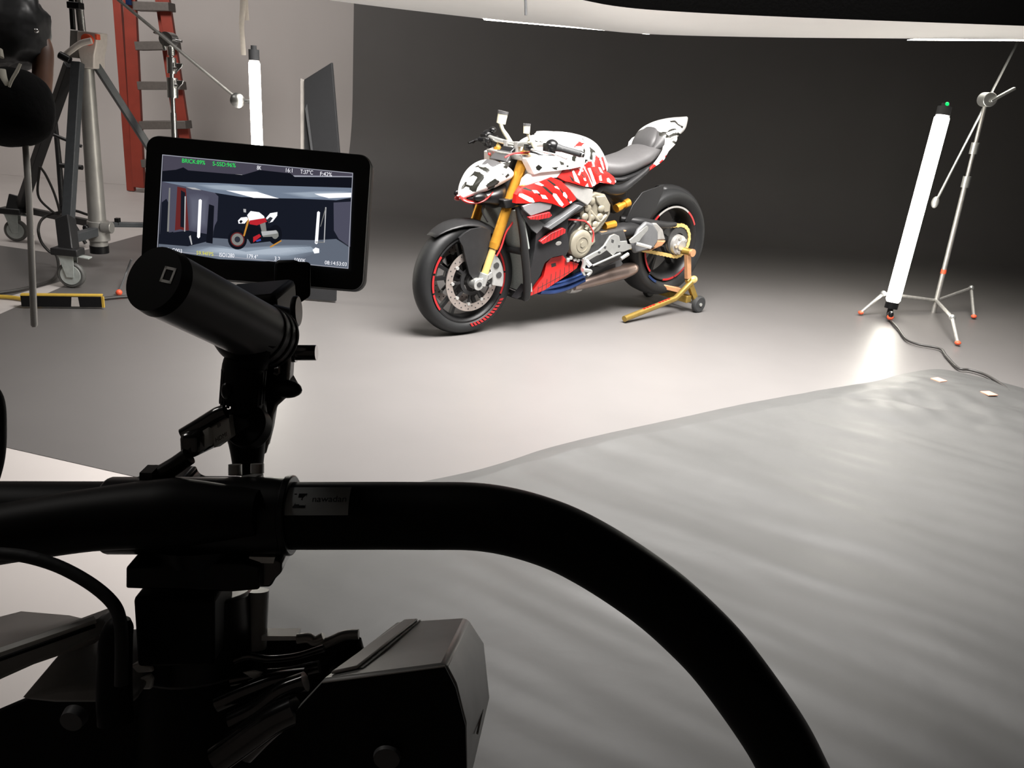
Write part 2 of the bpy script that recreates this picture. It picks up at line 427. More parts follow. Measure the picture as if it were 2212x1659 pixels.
# hanging wire in front of the silk
q = [(-.1095,4.7,1.8211),(-.0879,4.7,1.6208)]
tag(MB().cyl(q[0], q[1], .007, n=8).build('hanging_pole', 'dark_grey'), 'thin dark rod hanging down in front of the overhead silk', 'rod')
def led_panel(c0, c1, depth):
    c0, c1 = V(c0), V(c1); back = V((0, 1, 0)); dn = V((0, 0, 1))
    b = MB(); b.hexa([c0, c1, c1 - back * depth, c0 - back * depth, c0 + dn * .03, c1 + dn * .03, c1 - back * depth + dn * .03, c0 - back * depth + dn * .03]); t = b.build('led_panel', 'black_satin', OV, label='lamp panel glowing through the silk')
    b = MB(); b.hexa([c0 - dn * .004, c1 - dn * .004, c1 - back * depth - dn * .004, c0 - back * depth - dn * .004, c0 - dn * .0005, c1 - dn * .0005, c1 - back * depth - dn * .0005, c0 - back * depth - dn * .0005]); b.build('diffuser', 'lamp_panel', t, label='glowing diffuser')
LP = [(-.3996,6.22,1.6878),(.7377,6.22,1.6845)]; led_panel(LP[0], LP[1], .42)
LP = [(2.4967,6.22,1.7824),(3.6461,6.22,1.8657)]; led_panel(LP[0], LP[1], .5)
# ================================================================ motorcycle (own frame: x forward from front contact, y left, z up)
BXW, BYW, BA, BP = [-0.28669, 4.32411, 0.68814, 0.06116]
BM = Matrix(((-cos(BP) * cos(BA), sin(BA), -sin(BP) * cos(BA), BXW), (-cos(BP) * sin(BA), -cos(BA), -sin(BP) * sin(BA), BYW), (-sin(BP), 0, cos(BP), .003), (0, 0, 0, 1)))
BK = thing('motorcycle', 'naked sports motorcycle in white, black and red camouflage paint raised on a rear stand', 'motorcycle')
BK.matrix_world = BM; ORG[BK] = V()
FA = V((0, 0, .3)); RA = V((-1.50, 0, .336))
def tyre(ax, R, w, name, rr):
    b = MB(); h = w / 2
    prof = [(rr, -h * .62), (rr + .012, -h * .8), (R - .055, -h * .98), (R - .035, -h), (R - .02, -h * .9), (R - .006, -h * .55), (R, 0), (R - .006, h * .55), (R - .02, h * .9), (R - .035, h), (R - .055, h * .98), (rr + .012, h * .8), (rr, h * .62)]
    return b.lathe(prof, ax, (0, 1, 0), 72, closed=True).build(name, 'tyre', wheelparent[0], ang=50)
wheelparent = [BK]
def dashes(b, ax, r0, r1, y, a0, a1, n, duty, skew=0):
    for i in range(n):
        s = a0 + (a1 - a0) * i / n; e = s + (a1 - a0) / n * duty; q = []
        k = max(2, int(abs(e - s) / .06))
        P0 = [V((ax.x + r0 * cos(s + (e - s) * j / k), y, ax.z + r0 * sin(s + (e - s) * j / k))) for j in range(k + 1)]
        P1 = [V((ax.x + r1 * cos(s + skew + (e - s) * j / k), y, ax.z + r1 * sin(s + skew + (e - s) * j / k))) for j in range(k + 1)]
        b.prism(P0 + P1[::-1], (0, .0025, 0))
# --- front wheel
fw = tyre(FA, .3, .122, 'front_tyre', .222)
b = MB(); b.lathe([(.226, -.045), (.232, -.05), (.224, -.052), (.212, -.045), (.200, -.02), (.200, .02), (.212, .045), (.224, .052), (.232, .05), (.226, .045), (.207, 0)], FA, (0, 1, 0), 64, closed=True)
for k in range(5):
    a = 2 * pi * k / 5 + .3
    for s in (-.2, .2):
        b.beam(FA + V((cos(a) * .03, 0, sin(a) * .03)), FA + V((cos(a + s) * .205, 0, sin(a + s) * .205)), .018, .022, up=(0, 1, 0))
    b.beam(FA + V((cos(a - .12) * .12, 0, sin(a - .12) * .12)), FA + V((cos(a + .12) * .12, 0, sin(a + .12) * .12)), .016, .018, up=(0, 1, 0))
rim = b.build('front_rim', 'body_black', BK)
def stripe(par, m, label, *a):
    b = MB(); dashes(b, *a); b.build('rim_stripe', m, par, label=label)
for s in (1, -1):
    y = .055 if s > 0 else -.0575
    for k in range(2): stripe(rim, 'red_dark', 'red rim stripe', FA, .222, .233, y, 2.55 + .55 * k, 3.08 + .55 * k, 1, .96)
    for k in range(3): stripe(rim, 'red_dark', 'red rim stripe', FA, .222, .233, y, -.62 + .45 * k, -.2 + .45 * k, 1, .95)
    for k in range(12): stripe(rim, 'red_dark', 'red slanted tick on the tyre wall', FA, .236, .256, .0608 * s - (.0025 if s < 0 else 0), 3.72 + .085 * k, 3.775 + .085 * k, 1, 1, -.05)
MB().cyl(FA + V((0, -.085, 0)), FA + V((0, .085, 0)), .034, n=28).build('front_hub', 'engine_dark', rim)
def disc(ax, y, r0, r1, name, par):
    b = MB(); b.lathe([(r0, y - .0025), (r1, y - .0025), (r1, y + .0025), (r0, y + .0025)], ax, (0, 1, 0), 72, closed=True)
    d = b.build(name, 'disc_steel', par)
    b = MB()
    for k in range(40):
        a = 2 * pi * k / 40; rr = r0 + (r1 - r0) * (.3 + .4 * (k % 2))
        b.cyl(ax + V((cos(a) * rr, y - .0031, sin(a) * rr)), ax + V((cos(a) * rr, y + .0031, sin(a) * rr)), .0042, n=8)
    b.build('drill_holes', 'engine_dark', d)
    b = MB()
    for k in range(9):
        a = 2 * pi * k / 9; b.beam(ax + V((cos(a) * .06, y, sin(a) * .06)), ax + V((cos(a) * r0, y, sin(a) * r0)), .012, .008, up=(0, 1, 0))
    b.lathe([(.055, y - .006), (.075, y - .006), (.075, y + .006), (.055, y + .006)], ax, (0, 1, 0), 36, closed=True)
    b.build('disc_carrier', 'body_black', d)
    for k in range(9):
        a = 2 * pi * k / 9; MB().cyl(ax + V((cos(a) * r0, y - .007, sin(a) * r0)), ax + V((cos(a) * r0, y + .007, sin(a) * r0)), .009, n=12).build('disc_bobbin', 'silver', d)
    return d
disc(FA, .075, .122, .162, 'front_brake_disc', BK); disc(FA, -.075, .122, .162, 'front_brake_disc', BK)
# --- forks
FD = V((.41, 0, -1)).normalized()   # downwards along the fork
for s in (1, -1):
    y = .112 * s
    top = V((-.292, y, .918)); at = lambda d: top + FD * d
    b = MB(); b.cyl(top - FD * .02, at(.235), .0285, n=28); b.cyl(at(.0), at(.006), .0305, n=28); b.cyl(at(.225), at(.235), .031, n=28)
    up = b.build('fork_tube', 'gold', BK, label='gold upper fork tube')
    MB().cyl(top - FD * .045, top - FD * .018, .022, n=24).build('fork_cap', 'gold_light', up)
    b = MB(); b.cyl(at(.262), at(.47), .0265, n=28); b.cyl(at(.46), at(.49), .0285, .024, n=28)
    b.build('fork_outer', 'gold', BK, label='gold lower fork tube')
    MB().cyl(at(.47), at(.64), .0185, n=24).build('fork_slider', 'gold_light', BK)
    b = MB(); b.cyl(at(.235), at(.262), .034, n=28); b.build('fork_clamp_ring', 'body_black', BK)
    # axle foot
    b = MB(); b.cyl(at(.625), at(.69), .026, n=24); b.cyl(V((-.005, y - .03 * s, .292)), V((-.005, y + .022 * s, .292)), .031, n=28)
    b.beam(at(.66), V((-.005, y, .292)), .04, .04, up=(0, 1, 0)); b.beam(at(.655), V((-.10, y - .01 * s, .33)), .03, .035, up=(0, 1, 0))
    ft = b.build('fork_foot', 'silver', BK, bevel=.003)
    MB().cyl(V((-.005, y + .015 * s, .292)), V((-.005, y + .026 * s, .292)), .014, n=18).build('axle_end', 'engine_dark', ft)
    # radial caliper hugging the disc behind the leg
    b = MB(); pr = []
    for i in range(9):
        a = radians(128 + 8.5 * i); pr.append((.178, a))
    outer = [(cos(a) * .182, sin(a) * .182) for _, a in pr]; inner = [(cos(a) * .108, sin(a) * .108) for _, a in pr[::-1]]
    sh = [V((FA.x + x, .052 * s, FA.z + z)) for x, z in outer + inner]
    b.prism(sh, (0, .062 * s, 0)); cal = b.build('brake_caliper', 'silver', BK, bevel=.006)
    b = MB()
    for a in (150, 172):
        q = FA + V((cos(radians(a)) * .147, .112 * s, sin(radians(a)) * .147)); b.cyl(q, q + V((0, .006 * s, 0)), .017, n=20)
    b.build('caliper_piston', 'engine_dark', cal)
# triple clamps and steering head
b = MB(); b.prism([(-.32, -.15, .903), (-.25, -.15, .903), (-.24, 0, .903), (-.25, .15, .903), (-.32, .15, .903), (-.37, .03, .903), (-.37, -.03, .903)], V((.012, 0, .03)))
b.build('top_clamp', 'silver_rough', BK, bevel=.006)
b = MB(); b.prism([(-.235, -.15, .672), (-.155, -.15, .672), (-.145, 0, .672), (-.155, .15, .672), (-.235, .15, .672), (-.29, .03, .672), (-.29, -.03, .672)], V((.018, 0, .045)))
b.build('lower_clamp', 'body_black', BK, bevel=.006)
MB().cyl((-.355, 0, .92), (-.245, 0, .66), .036, n=24).build('steering_head', 'engine_dark', BK)
# --- front mudguard
b = MB(); secs = []
for i in range(15):
    t = i / 14; a = radians(50 + 82 * t); R = .318 - .012 * t; w = .078 * (.52 + .48 * min(1, t * 3.5)) * (1 - .12 * max(0, t - .7) / .3); q = []
    for j in range(13):
        u = -1 + 2 * j / 12; rr = R - .045 * abs(u) ** 2.6 * min(1, .05 + t * 1.1)
        q.append((FA.x + cos(a) * rr, u * w, FA.z + sin(a) * rr))
    secs.append(q)
b.loft(secs, closed=False); mg = b.build('front_mudguard', 'body_black', BK, solid=.004, ang=60)
for s in (1, -1):
    o = [(.0911,.5372),(.058,.5575),(.0198,.5735),(-.0483,.5764),(-.1082,.5569),(-.1,.4887),(-.0714,.4264),(-.0425,.3805),(-.0238,.3166),(.0059,.3082),(.038,.3497),(.0563,.4173),(.0716,.4914),(.091,.5253)]
    panel(o, lambda x, z: .088 + .018 * min(1, max(0, (.55 - z) / .15)), .012).build('mudguard_stay', 'body_black', mg, bevel=.003, mirror=s < 0)
# --- headlight fairing
K = [(-.222, .118, .868, .812), (-.205, .132, .884, .792), (-.16, .134, .898, .768), (-.11, .122, .889, .748), (-.06, .100, .862, .733), (-.015, .070, .812, .722), (.012, .042, .765, .716), (.026, .014, .733, .712)]
b = MB(); b.loft([ringsec(k[0], k[1], k[2], k[3], 150, 2.2, 1.9) for k in interp(K, 130)])
nose = b.build('headlight_fairing', ['white_paint', 'black_paint', 'seat_vinyl_dark'], BK, ang=55)
livery(nose, 0, [([(.0453,.066),(.0376,.0748),(.0239,.0809),(.0198,.0734),(.0001,.0691),(-.0137,.0714),(-.0337,.0557),(-.0222,.0392),(-.0082,.0484),(.0117,.0583),(.0276,.0694)], 1),
  ([(.079,.0126),(.0527,.0382),(.0431,.0489),(.0194,.0448),(-.0026,.03),(-.0044,.0147),(.0106,-.0049),(.026,-.0284),(.0356,-.0518),(.0534,-.0522),(.0694,-.0411),(.0696,-.0276),(.0618,-.0206),(.0519,-.0194),(.0423,-.0018),(.0307,.0177),(.0487,.0287)], 1),
  ([(.1109,-.044),(.1071,-.0285),(.0896,-.0031),(.0817,-.0048),(.0836,-.0164),(.0637,-.0216),(.0635,-.039),(.0735,-.0315),(.0874,-.028),(.101,-.0399)], 1),
  ([(-.0114,-.0216),(-.025,-.0078),(-.0582,.0161),(-.0832,.0014),(-.0746,-.0104),(-.0628,-.0164),(-.0514,-.038),(-.0217,-.0397),(-.0235,-.031)], 1),
  ([(-.0964,.0727),(-.1157,.0894),(-.1288,.0773),(-.1164,.0627)], 1), ([(-.0689,.049),(-.0731,.0577),(-.106,.0442),(-.0993,.0322)], 1), ([(-.1093,.0271),(-.1247,.0447),(-.1339,.0335),(-.1165,.0186)], 1),
  ([(.0121,.0831),(-.0188,.1144),(-.0659,.1175),(-.1056,.1015),(-.1037,.0967),(-.0452,.0694),(-.0212,.0878),(-.0076,.0817)], 2)])
# lower face: black lamp units, red chin, dark housing behind
b = MB(); KL = [(-.20, .10, .80, .66), (-.15, .112, .785, .655), (-.09, .105, .765, .675), (-.03, .075, .74, .69), (.005, .04, .728, .704)]
b.loft([ringsec(k[0], k[1], k[2], k[3], 32, 2.4) for k in interp(KL, 16)]); b.build('headlight_housing', 'black_satin', BK)
for s in (1, -1):
    P = [(.034, .006 * s, .730), (.022, .030 * s, .712), (.004, .055 * s, .702), (-.03, .085 * s, .704), (-.065, .104 * s, .722), (-.095, .116 * s, .755)]
    b = MB(); b.tube(P, [.007, .017, .016, .012, .008, .003], 12, flat=.55, up=(0, 0, 1)); b.build('chin_lip', 'red_paint', BK, label='red lower lip of the headlight')
    MB().ball((-.038, .088 * s, .728), .034, (1.3, .55, .62)).build('headlamp_lens', 'black_satin', BK)
# --- dash, handlebar, controls
MB().box((-.262, 0, .935), (.02, .10, .055), Matrix.Rotation(-.9, 3, 'Y')).build('dashboard', 'black_satin', BK, bevel=.006)
b = MB(); b.prism([(-.205, -.075, .895), (-.205, .075, .895), (-.25, .06, .94), (-.25, -.06, .94)], (-.012, 0, -.01)); b.build('screen_cowl', 'seat_vinyl_dark', BK, bevel=.003)
b = MB(); b.tube([(-.43, -.40, .952), (-.335, -.27, .985), (-.285, -.16, .985), (-.30, -.05, .972), (-.30, .05, .972), (-.285, .16, .985), (-.335, .27, .985), (-.43, .40, .952)], .0125, 14)
b.build('handlebar', 'silver', BK)
for s in (1, -1): MB().cyl((-.30, .045 * s, .93), (-.30, .045 * s, .985), .02, n=18).build('bar_clamp', 'silver_rough', BK)
for s in (1, -1):
    d = (V((-.43, .40 * s, .952)) - V((-.335, .27 * s, .985))).normalized(); g0 = V((-.352, .29 * s, .980))
    b = MB(); b.tube([g0, g0 + d * .03, g0 + d * .115, g0 + d * .125], [.021, .0165, .0165, .018], 18, smooth=False); gr = b.build('grip', 'rubber', BK)
    MB().cyl(g0 + d * .125, g0 + d * .145, .016, .012).build('bar_end', 'black_satin', gr)
    b = MB(); b.ball(g0 - d * .025, .033, (1.0, 1.1, 1.0)); b.box(g0 - d * .03 + V((.01, 0, -.012)), (.05, .05, .05)); b.build('switch_block', 'black_satin', BK, bevel=.006)
    # lever
    l0 = V((-.255, .20 * s, .968)); b = MB(); b.tube([l0, l0 + V((.005, .05 * s, -.002)), l0 + V((-.045, .14 * s, -.014)), l0 + V((-.075, .195 * s, -.03))], [.009, .007, .006, .008], 10, flat=.7)
    b.build('lever', 'silver' if s > 0 else 'body_black', BK)
    b = MB(); b.box((-.262, .185 * s, .972), (.035, .05, .03)); b.cyl((-.268, .16 * s, .975), (-.24, .22 * s, .975), .012); b.build('master_cylinder', 'black_satin', BK, bevel=.004)
# reservoirs
def reservoir(c, ax, r, h, mb, label):
    ax = V(ax).normalized(); c = V(c); b = MB(); b.cyl(c, c + ax * h, r * .92, r, n=24); o = b.build('fluid_reservoir', mb, BK, label=label)
    MB().cyl(c + ax * h, c + ax * (h + r * .55), r * 1.08, n=24).build('reservoir_cap', 'black_anodized', o)
reservoir([(-.2286,.2,1.0424)][0], (-.05, -.02, 1), .0175, .036, 'cream', 'small pale fluid reservoir')
b = MB(); P = [(-.2377,.2,1.0399),(-.2557,.2,1.0099)]; b.cyl(P[0], P[1], .0075); b.cyl(P[1], [(-.2818,.2,.9747)][0], .02, .016); b.build('reservoir_bracket', 'cream', BK, bevel=.002)
q0 = [(-.3879,-.22,1.052)][0]; reservoir(q0, (-.15, .1, 1), .0275, .05, 'cream', 'larger cream brake fluid reservoir')
b = MB(); P = [(-.3771,-.21,1.0578),(-.3907,-.21,1.024),(-.4202,-.21,.9893),(-.4536,-.21,.9492)]; b.tube(P, [.012, .010, .013, .012], 10); b.build('reservoir_bracket', 'cream', BK)
b = MB()
for i, q in enumerate([(-.318,-.2,1.022),(-.3004,-.2,.9892),(-.344,-.2,.9782),(-.2829,-.2,.954),(-.3638,-.2,.9438),(-.3144,-.2,.9263)]): b.ball(q, .022 - .002 * (i % 3), (1, 1, .8), 12, 8)
b.build('brake_control_cluster', 'black_satin', BK)
P = [(-.321,-.3,.9697),(-.2809,-.3,.9613),(-.2321,-.3,.9486)]; MB().tube(P, [.007, .008, .006], 10).build('brake_lever', 'black_matte', BK)
b = MB(); P = [(-.2995,-.1,.989),(-.3255,-.1,.9456),(-.3518,-.1,.9015)]; b.tube(P, [.022, .028, .024], 14); b.build('ignition_switch', 'black_matte', BK)
for i, q in enumerate([(-.3224,-.04,.9517),(-.3506,-.04,.9388),(-.3782,-.04,.9448),(-.3639,-.04,.917),(-.3922,-.04,.911),(-.4199,-.04,.9241)]): 
    MB().ball(q, .012, (1, 1, .8), 12, 8).build('clamp_bolt', 'silver', BK)
MB().ball([(-.2478,-.08,.8989)][0], .011, u=12, v=8).build('indicator_lens', 'gold', BK); MB().ball([(-.226,-.1,.9119)][0], .008, u=12, v=8).build('red_button', 'red_paint', BK)
P = [(-.137,.15,.9253),(-.1692,.15,.9376),(-.2049,.15,.9429),(-.2595,.15,.9428),(-.2992,.15,.9458)]; MB().tube(P, .0045, 8).build('red_hose', 'wire_red', BK)
P = [(-.283,.17,.9486),(-.3141,.17,.9426),(-.368,.17,.9262),(-.4251,.17,.9248),(-.4647,.17,.9099),(-.5091,.17,.8789)]; MB().tube(P, .005, 8).build('clutch_lever', 'body_black', BK, label='dark clutch lever')
# --- fuel tank
K = [(-.385, .105, .975, .80), (-.42, .135, 1.000, .79), (-.50, .172, 1.014, .78), (-.60, .188, 1.023, .775), (-.70, .180, 1.013, .77), (-.80, .148, .988, .765), (-.86, .115, .950, .77), (-.915, .085, .885, .775)]
b = MB(); b.loft([ringsec(k[0], k[1], k[2], k[3], 140, 2.5, 2.0) for k in interp(K, 130)])
tk = b.build('fuel_tank', ['white_paint', 'black_paint', 'red_paint'], BK, ang=60)
livery(tk, 1, [([(-.1103,.015),(-.1238,.0032),(-.1342,-.0013),(-.1512,.0092),(-.1694,-.0343),(-.1855,-.0831),(-.0843,-.0946),(-.0504,-.0415),(-.0742,-.0159),(-.1053,-.0245)], 2), ([(-.0138,.0809),(-.0447,.0711),(-.0352,.061),(-.0319,.0536),(-.0041,.0525),(.0132,.0445)], 2), ([(-.0017,.05),(-.0292,.0559),(-.038,.0367),(-.0262,.0215),(-.0079,.0306)], 0),
  ([(.0118,.0201),(-.0113,.016),(-.0009,-.0237),(.0183,-.022)], 1), ([(-.0355,.0561),(-.0532,.0373),(-.0496,.0126),(-.0366,.017),(-.0419,.0344)], 1), ([(-.0721,.0575),(-.1065,.0344),(-.1073,.0222),(-.092,.0241),(-.0949,-.0213),(-.0765,-.0121),(-.0809,.0187)], 1), ([(-.051,-.0094),(-.0651,-.0113),(-.0684,-.0235),(-.052,-.0266)], 1), ([(.0912,.0072),(.0744,.0029),(.0777,-.0071),(.0995,-.0055)], 1),
  ([(.2235,.0805),(.195,.0694),(.1697,.0728),(.1691,.0606),(.1841,.0551),(.2048,.0617),(.2205,.0709)], 1), ([(-.1306,-.0039),(-.1404,.0014),(-.1687,-.0615),(-.159,-.0681)], 0), ([(-.0894,-.0153),(-.0999,-.0198),(-.112,-.0489),(-.1018,-.0493)], 0), ([(-.034,.1023),(-.0452,.0833),(-.0403,.0807),(-.0303,.101)], 1)])
MB().lathe([(.0, .012), (.05, .012), (.052, .006), (.06, .0)], (-.52, 0, 1.012), (.02, 0, 1), 32).build('fuel_cap', 'white_paint', tk)
# --- flank panels, left and right
redw = lambda *l: [(p, i) for p, i in l]
low_o = [(-.1599,.709),(-.166,.7518),(-.2042,.7875),(-.3227,.8075),(-.3965,.8232),(-.4618,.7979),(-.5171,.7503),(-.5706,.6977),(-.4692,.6634),(-.387,.6926),(-.3024,.7103),(-.2261,.7053)]
low_p = [([(-.2579,.7688),(-.2859,.7657),(-.3006,.7516),(-.2679,.754)], 1), ([(-.1793,.7561),(-.1975,.7555),(-.2569,.7287),(-.2735,.706),(-.2393,.7111),(-.1753,.7443)], 1), ([(-.3057,.7441),(-.3375,.7382),(-.3561,.7176),(-.3194,.724)], 1),
  ([(-.3894,.7453),(-.4106,.7401),(-.4699,.6808),(-.4574,.672),(-.437,.6834),(-.387,.7334)], 1), ([(-.4588,.7451),(-.4736,.7441),(-.4949,.7218),(-.4909,.7086),(-.4617,.7267)], 1), ([(-.4049,.7778),(-.4244,.7753),(-.4367,.76),(-.4086,.7704)], 1), ([(-.3087,.8031),(-.3377,.7871),(-.3222,.7845),(-.2811,.7974)], 1),
  ([(-.2204,.7843),(-.2548,.7702),(-.2583,.7606),(-.1994,.7787)], 2), ([(-.3191,.7847),(-.3477,.7781),(-.3896,.7428),(-.382,.7362),(-.3489,.7577)], 2), ([(-.3582,.813),(-.3773,.8106),(-.4206,.7828),(-.4048,.779)], 2), ([(-.4329,.7675),(-.4464,.7605),(-.4639,.7424),(-.4561,.7381)], 2), ([(-.2756,.7558),(-.3024,.7479),(-.3079,.7344)], 2), ([(-.4906,.7123),(-.5024,.709),(-.5205,.6891),(-.5091,.6863)], 2), ([(-.5121,.6898),(-.5285,.6934),(-.5393,.6827),(-.5229,.679)], 1)]
up_o = [(-.4458,.8181),(-.487,.8419),(-.5399,.8581),(-.6709,.8801),(-.762,.9033),(-.7896,.8347),(-.8446,.8133),(-.8864,.7891),(-.9112,.7605),(-.8909,.7474),(-.761,.7701),(-.6938,.7496),(-.625,.7608),(-.5232,.7894),(-.4924,.7954)]
up_p = [([(-.5515,.8415),(-.5661,.8468),(-.5933,.7777),(-.5586,.7922)], 1), ([(-.6414,.8512),(-.6511,.8568),(-.7081,.7578),(-.6982,.7521)], 1), ([(-.6716,.8569),(-.6956,.8569),(-.73,.7664),(-.7102,.7539)], 1), ([(-.5864,.8224),(-.6238,.8582),(-.6329,.8516),(-.5968,.8181)], 1), ([(-.6355,.7601),(-.6547,.775),(-.665,.7556),(-.6394,.7548)], 1), ([(-.6183,.8033),(-.6351,.8048),(-.6435,.7869),(-.6261,.7905)], 1),
  ([(-.7663,.8471),(-.7843,.8436),(-.796,.814),(-.7739,.8228)], 1), ([(-.8213,.7858),(-.8391,.7873),(-.8665,.7663),(-.8602,.7564),(-.8283,.7687)], 1), ([(-.8976,.7695),(-.9121,.7712),(-.9442,.7471),(-.9377,.7383),(-.9052,.7496)], 1), ([(-.7528,.8039),(-.7719,.8065),(-.7818,.7768),(-.7586,.7795)], 1), ([(-.5991,.8523),(-.6074,.8543),(-.6356,.8405),(-.6259,.8336)], 1),
  ([(-.6062,.8262),(-.6201,.8217),(-.6394,.7946),(-.6287,.8002)], 2), ([(-.5189,.8578),(-.5454,.8564),(-.5449,.8406)], 2), ([(-.5229,.8261),(-.5369,.7936),(-.5539,.7889),(-.5476,.8052)], 2), ([(-.722,.8469),(-.7414,.8259),(-.7498,.8103),(-.7348,.8212)], 2)]
fr_o = [(-.2243,.7827),(-.2458,.8184),(-.2762,.8374),(-.3153,.8505),(-.4135,.8567),(-.5091,.8609),(-.4786,.8373),(-.4394,.8174),(-.4161,.8173),(-.3438,.8021)]
fr_p = [([(-.291,.8784),(-.3121,.8889),(-.3316,.8739),(-.3138,.8584),(-.298,.864)], 1), ([(-.2723,.8233),(-.288,.8176),(-.2853,.8108),(-.2759,.8137)], 1), ([(-.3883,.872),(-.4233,.8713),(-.4275,.8568),(-.4081,.8603)], 1)]
sh_o = [(-.249,.918),(-.2936,.9326),(-.3966,.9264),(-.5033,.9137),(-.5594,.8873),(-.6163,.8644),(-.5183,.8561),(-.4223,.8526),(-.3236,.8488),(-.2841,.841),(-.2664,.8713)]
sh_p = [([(-.4459,.9022),(-.4757,.8913),(-.4733,.8794),(-.4506,.8806)], 1), ([(-.4865,.8764),(-.5027,.8779),(-.5066,.8681),(-.4937,.8664)], 1), ([(-.3968,.8716),(-.4318,.8721),(-.4354,.8671),(-.4034,.8664)], 1)]
fr_p += [(q, 1) for q, _ in sh_p]; sh_p = list(fr_p)
for s in (1, -1):
    mir = s < 0
    panel(low_o, lambda x, z: .238 - .45 * (x + .36) ** 2 - .4 * max(0, z - .75), .03, low_p, .02).build('side_fairing', ['red_paint', 'white_paint', 'black_paint'], BK, bevel=.003, mirror=mir, label='red striped lower side fairing')
    panel(up_o, lambda x, z: .212 - .17 * max(0, -.62 - x) - .5 * max(0, z - .80), .03, up_p, .02).build('tank_side_panel', ['red_paint', 'white_paint', 'black_paint'], BK, bevel=.003, mirror=mir, label='red striped panel under the tank')
    panel(fr_o, lambda x, z: .222 - .9 * (x + .40) ** 2 - .5 * max(0, z - .78), .03, fr_p, .02).build('front_side_panel', ['white_paint', 'black_paint'], BK, bevel=.004, mirror=mir, label='white front side panel')
    panel(sh_o, lambda x, z: .216 - .4 * (x + .45) ** 2 - .5 * max(0, z - .88), .05, sh_p, .02).build('tank_shoulder', ['white_paint', 'black_paint'], BK, bevel=.012, mirror=mir, label='white pillow-shaped tank shoulder')
    # grey frame plate
    panel([(-.4893,.7779),(-.5122,.7909),(-.7065,.7363),(-.7057,.6822),(-.6738,.6528),(-.5876,.6978),(-.5375,.744)], .198, .025).build('frame_plate', 'grey_plate', BK, bevel=.004, mirror=mir)
    # black lower fairing with wings and red vents
    blk = panel([(-.2276,.6818),(-.4313,.679),(-.5112,.6529),(-.6126,.6795),(-.6597,.6575),(-.5412,.5898),(-.5386,.5186),(-.5608,.4311),(-.5446,.3899),(-.5159,.3975),(-.444,.3932),(-.4018,.3685),(-.3896,.2972),(-.3084,.1921),(-.2554,.1784),(-.3056,.2486),(-.309,.3925),(-.3162,.4585),(-.3225,.5403),(-.2453,.6286)], lambda x, z: .195 - .25 * max(0, .42 - z), .05)
    blk = blk.build('lower_fairing', 'carbon', BK, bevel=.005, mirror=mir)
    panel([(-.1994,.6934),(-.2343,.7032),(-.3108,.7082),(-.3956,.6904),(-.3837,.6608),(-.2579,.6372),(-.2052,.6757)], lambda x, z: .228 + .05 * (z - .65), .02).build('upper_winglet', 'wing_grey', blk, bevel=.004, mirror=mir)
    panel([(-.3575,.571),(-.472,.624),(-.5728,.6713),(-.6039,.6597),(-.5003,.6092),(-.3795,.5574)], lambda x, z: .24, .05).build('lower_winglet', 'dark_grey', blk, bevel=.006, mirror=mir)
    v1 = [(-.2346,.6354),(-.301,.643),(-.3759,.6502),(-.392,.6311),(-.3757,.6196),(-.3025,.6149),(-.2455,.6217)]
    v2 = [(-.3298,.4984),(-.4001,.5347),(-.4833,.5554),(-.5038,.5451),(-.5009,.5245),(-.4346,.5022),(-.3498,.4814)]
    for vv, yy in ((v1, .236), (v2, .222)):
        x0, x1 = min(p[0] for p in vv), max(p[0] for p in vv); z0, z1 = min(p[1] for p in vv) - .02, max(p[1] for p in vv) + .02
        st = []
        for k in range(1, 8):
            xx = x0 + (x1 - x0) * k / 8; st.append(([(xx - .0016, z0), (xx + .0016, z0), (xx - .010, z1), (xx - .0132, z1)], 1))
        panel(vv, yy, .02, st, .03).build('fairing_vent', ['red_dark', 'black_paint'], blk, bevel=.003, mirror=mir)
# --- radiators facing forward
def face_panel(pts, th, name, m, par, bev=.003, **k):
    P = [V(p) for p in pts]; n = (P[1] - P[0]).cross(P[2] - P[0]).normalized()
    if n.x < 0: n = -n
    return MB().prism(P, -n * th).build(name, m, par, bevel=bev, **k)
rad = face_panel([(-.205, -.18, .66), (-.205, .185, .66), (-.255, .19, .45), (-.255, -.185, .45)], .035, 'upper_radiator', 'radiator_grey', BK)
face_panel([(-.262, -.165, .43), (-.262, .172, .43), (-.318, .150, .20), (-.318, -.145, .20)], .035, 'lower_radiator', 'radiator_grey', BK)
b = MB(); fp = lambda z: -.20 - (.66 - z) * .245
for s in (1, -1):
    b.tube([(-.19, .192 * s, .69), (-.225, .198 * s, .56), (-.25, .196 * s, .44), (-.285, .178 * s, .30), (-.31, .15 * s, .19), (-.335, .10 * s, .165)], [.012, .018, .022, .022, .022, .018], 12)
b.tube([(-.25, -.19, .445), (-.245, 0, .435), (-.25, .19, .445)], .018, 10); b.tube([(-.325, -.13, .175), (-.325, 0, .165), (-.325, .13, .175)], .02, 10)
b.build('radiator_frame', 'body_black', BK)
panel([(-.1947,.6711),(-.2282,.6683),(-.3787,.5775),(-.3227,.5362),(-.29,.5599)], lambda x, z: .20, .012).build('radiator_cheek', 'dark_grey', BK, bevel=.003)
panel([(-.1947,.6711),(-.2282,.6683),(-.3787,.5775),(-.3227,.5362),(-.29,.5599)], lambda x, z: .20, .012).build('radiator_cheek', 'dark_grey', BK, bevel=.003, mirror=True)
b = MB(); b.box((-.36, 0, .52), (.16, .30, .34)); b.box((-.40, 0, .27), (.16, .24, .16)); b.build('front_cylinder_bank', 'engine_dark', BK, bevel=.01)
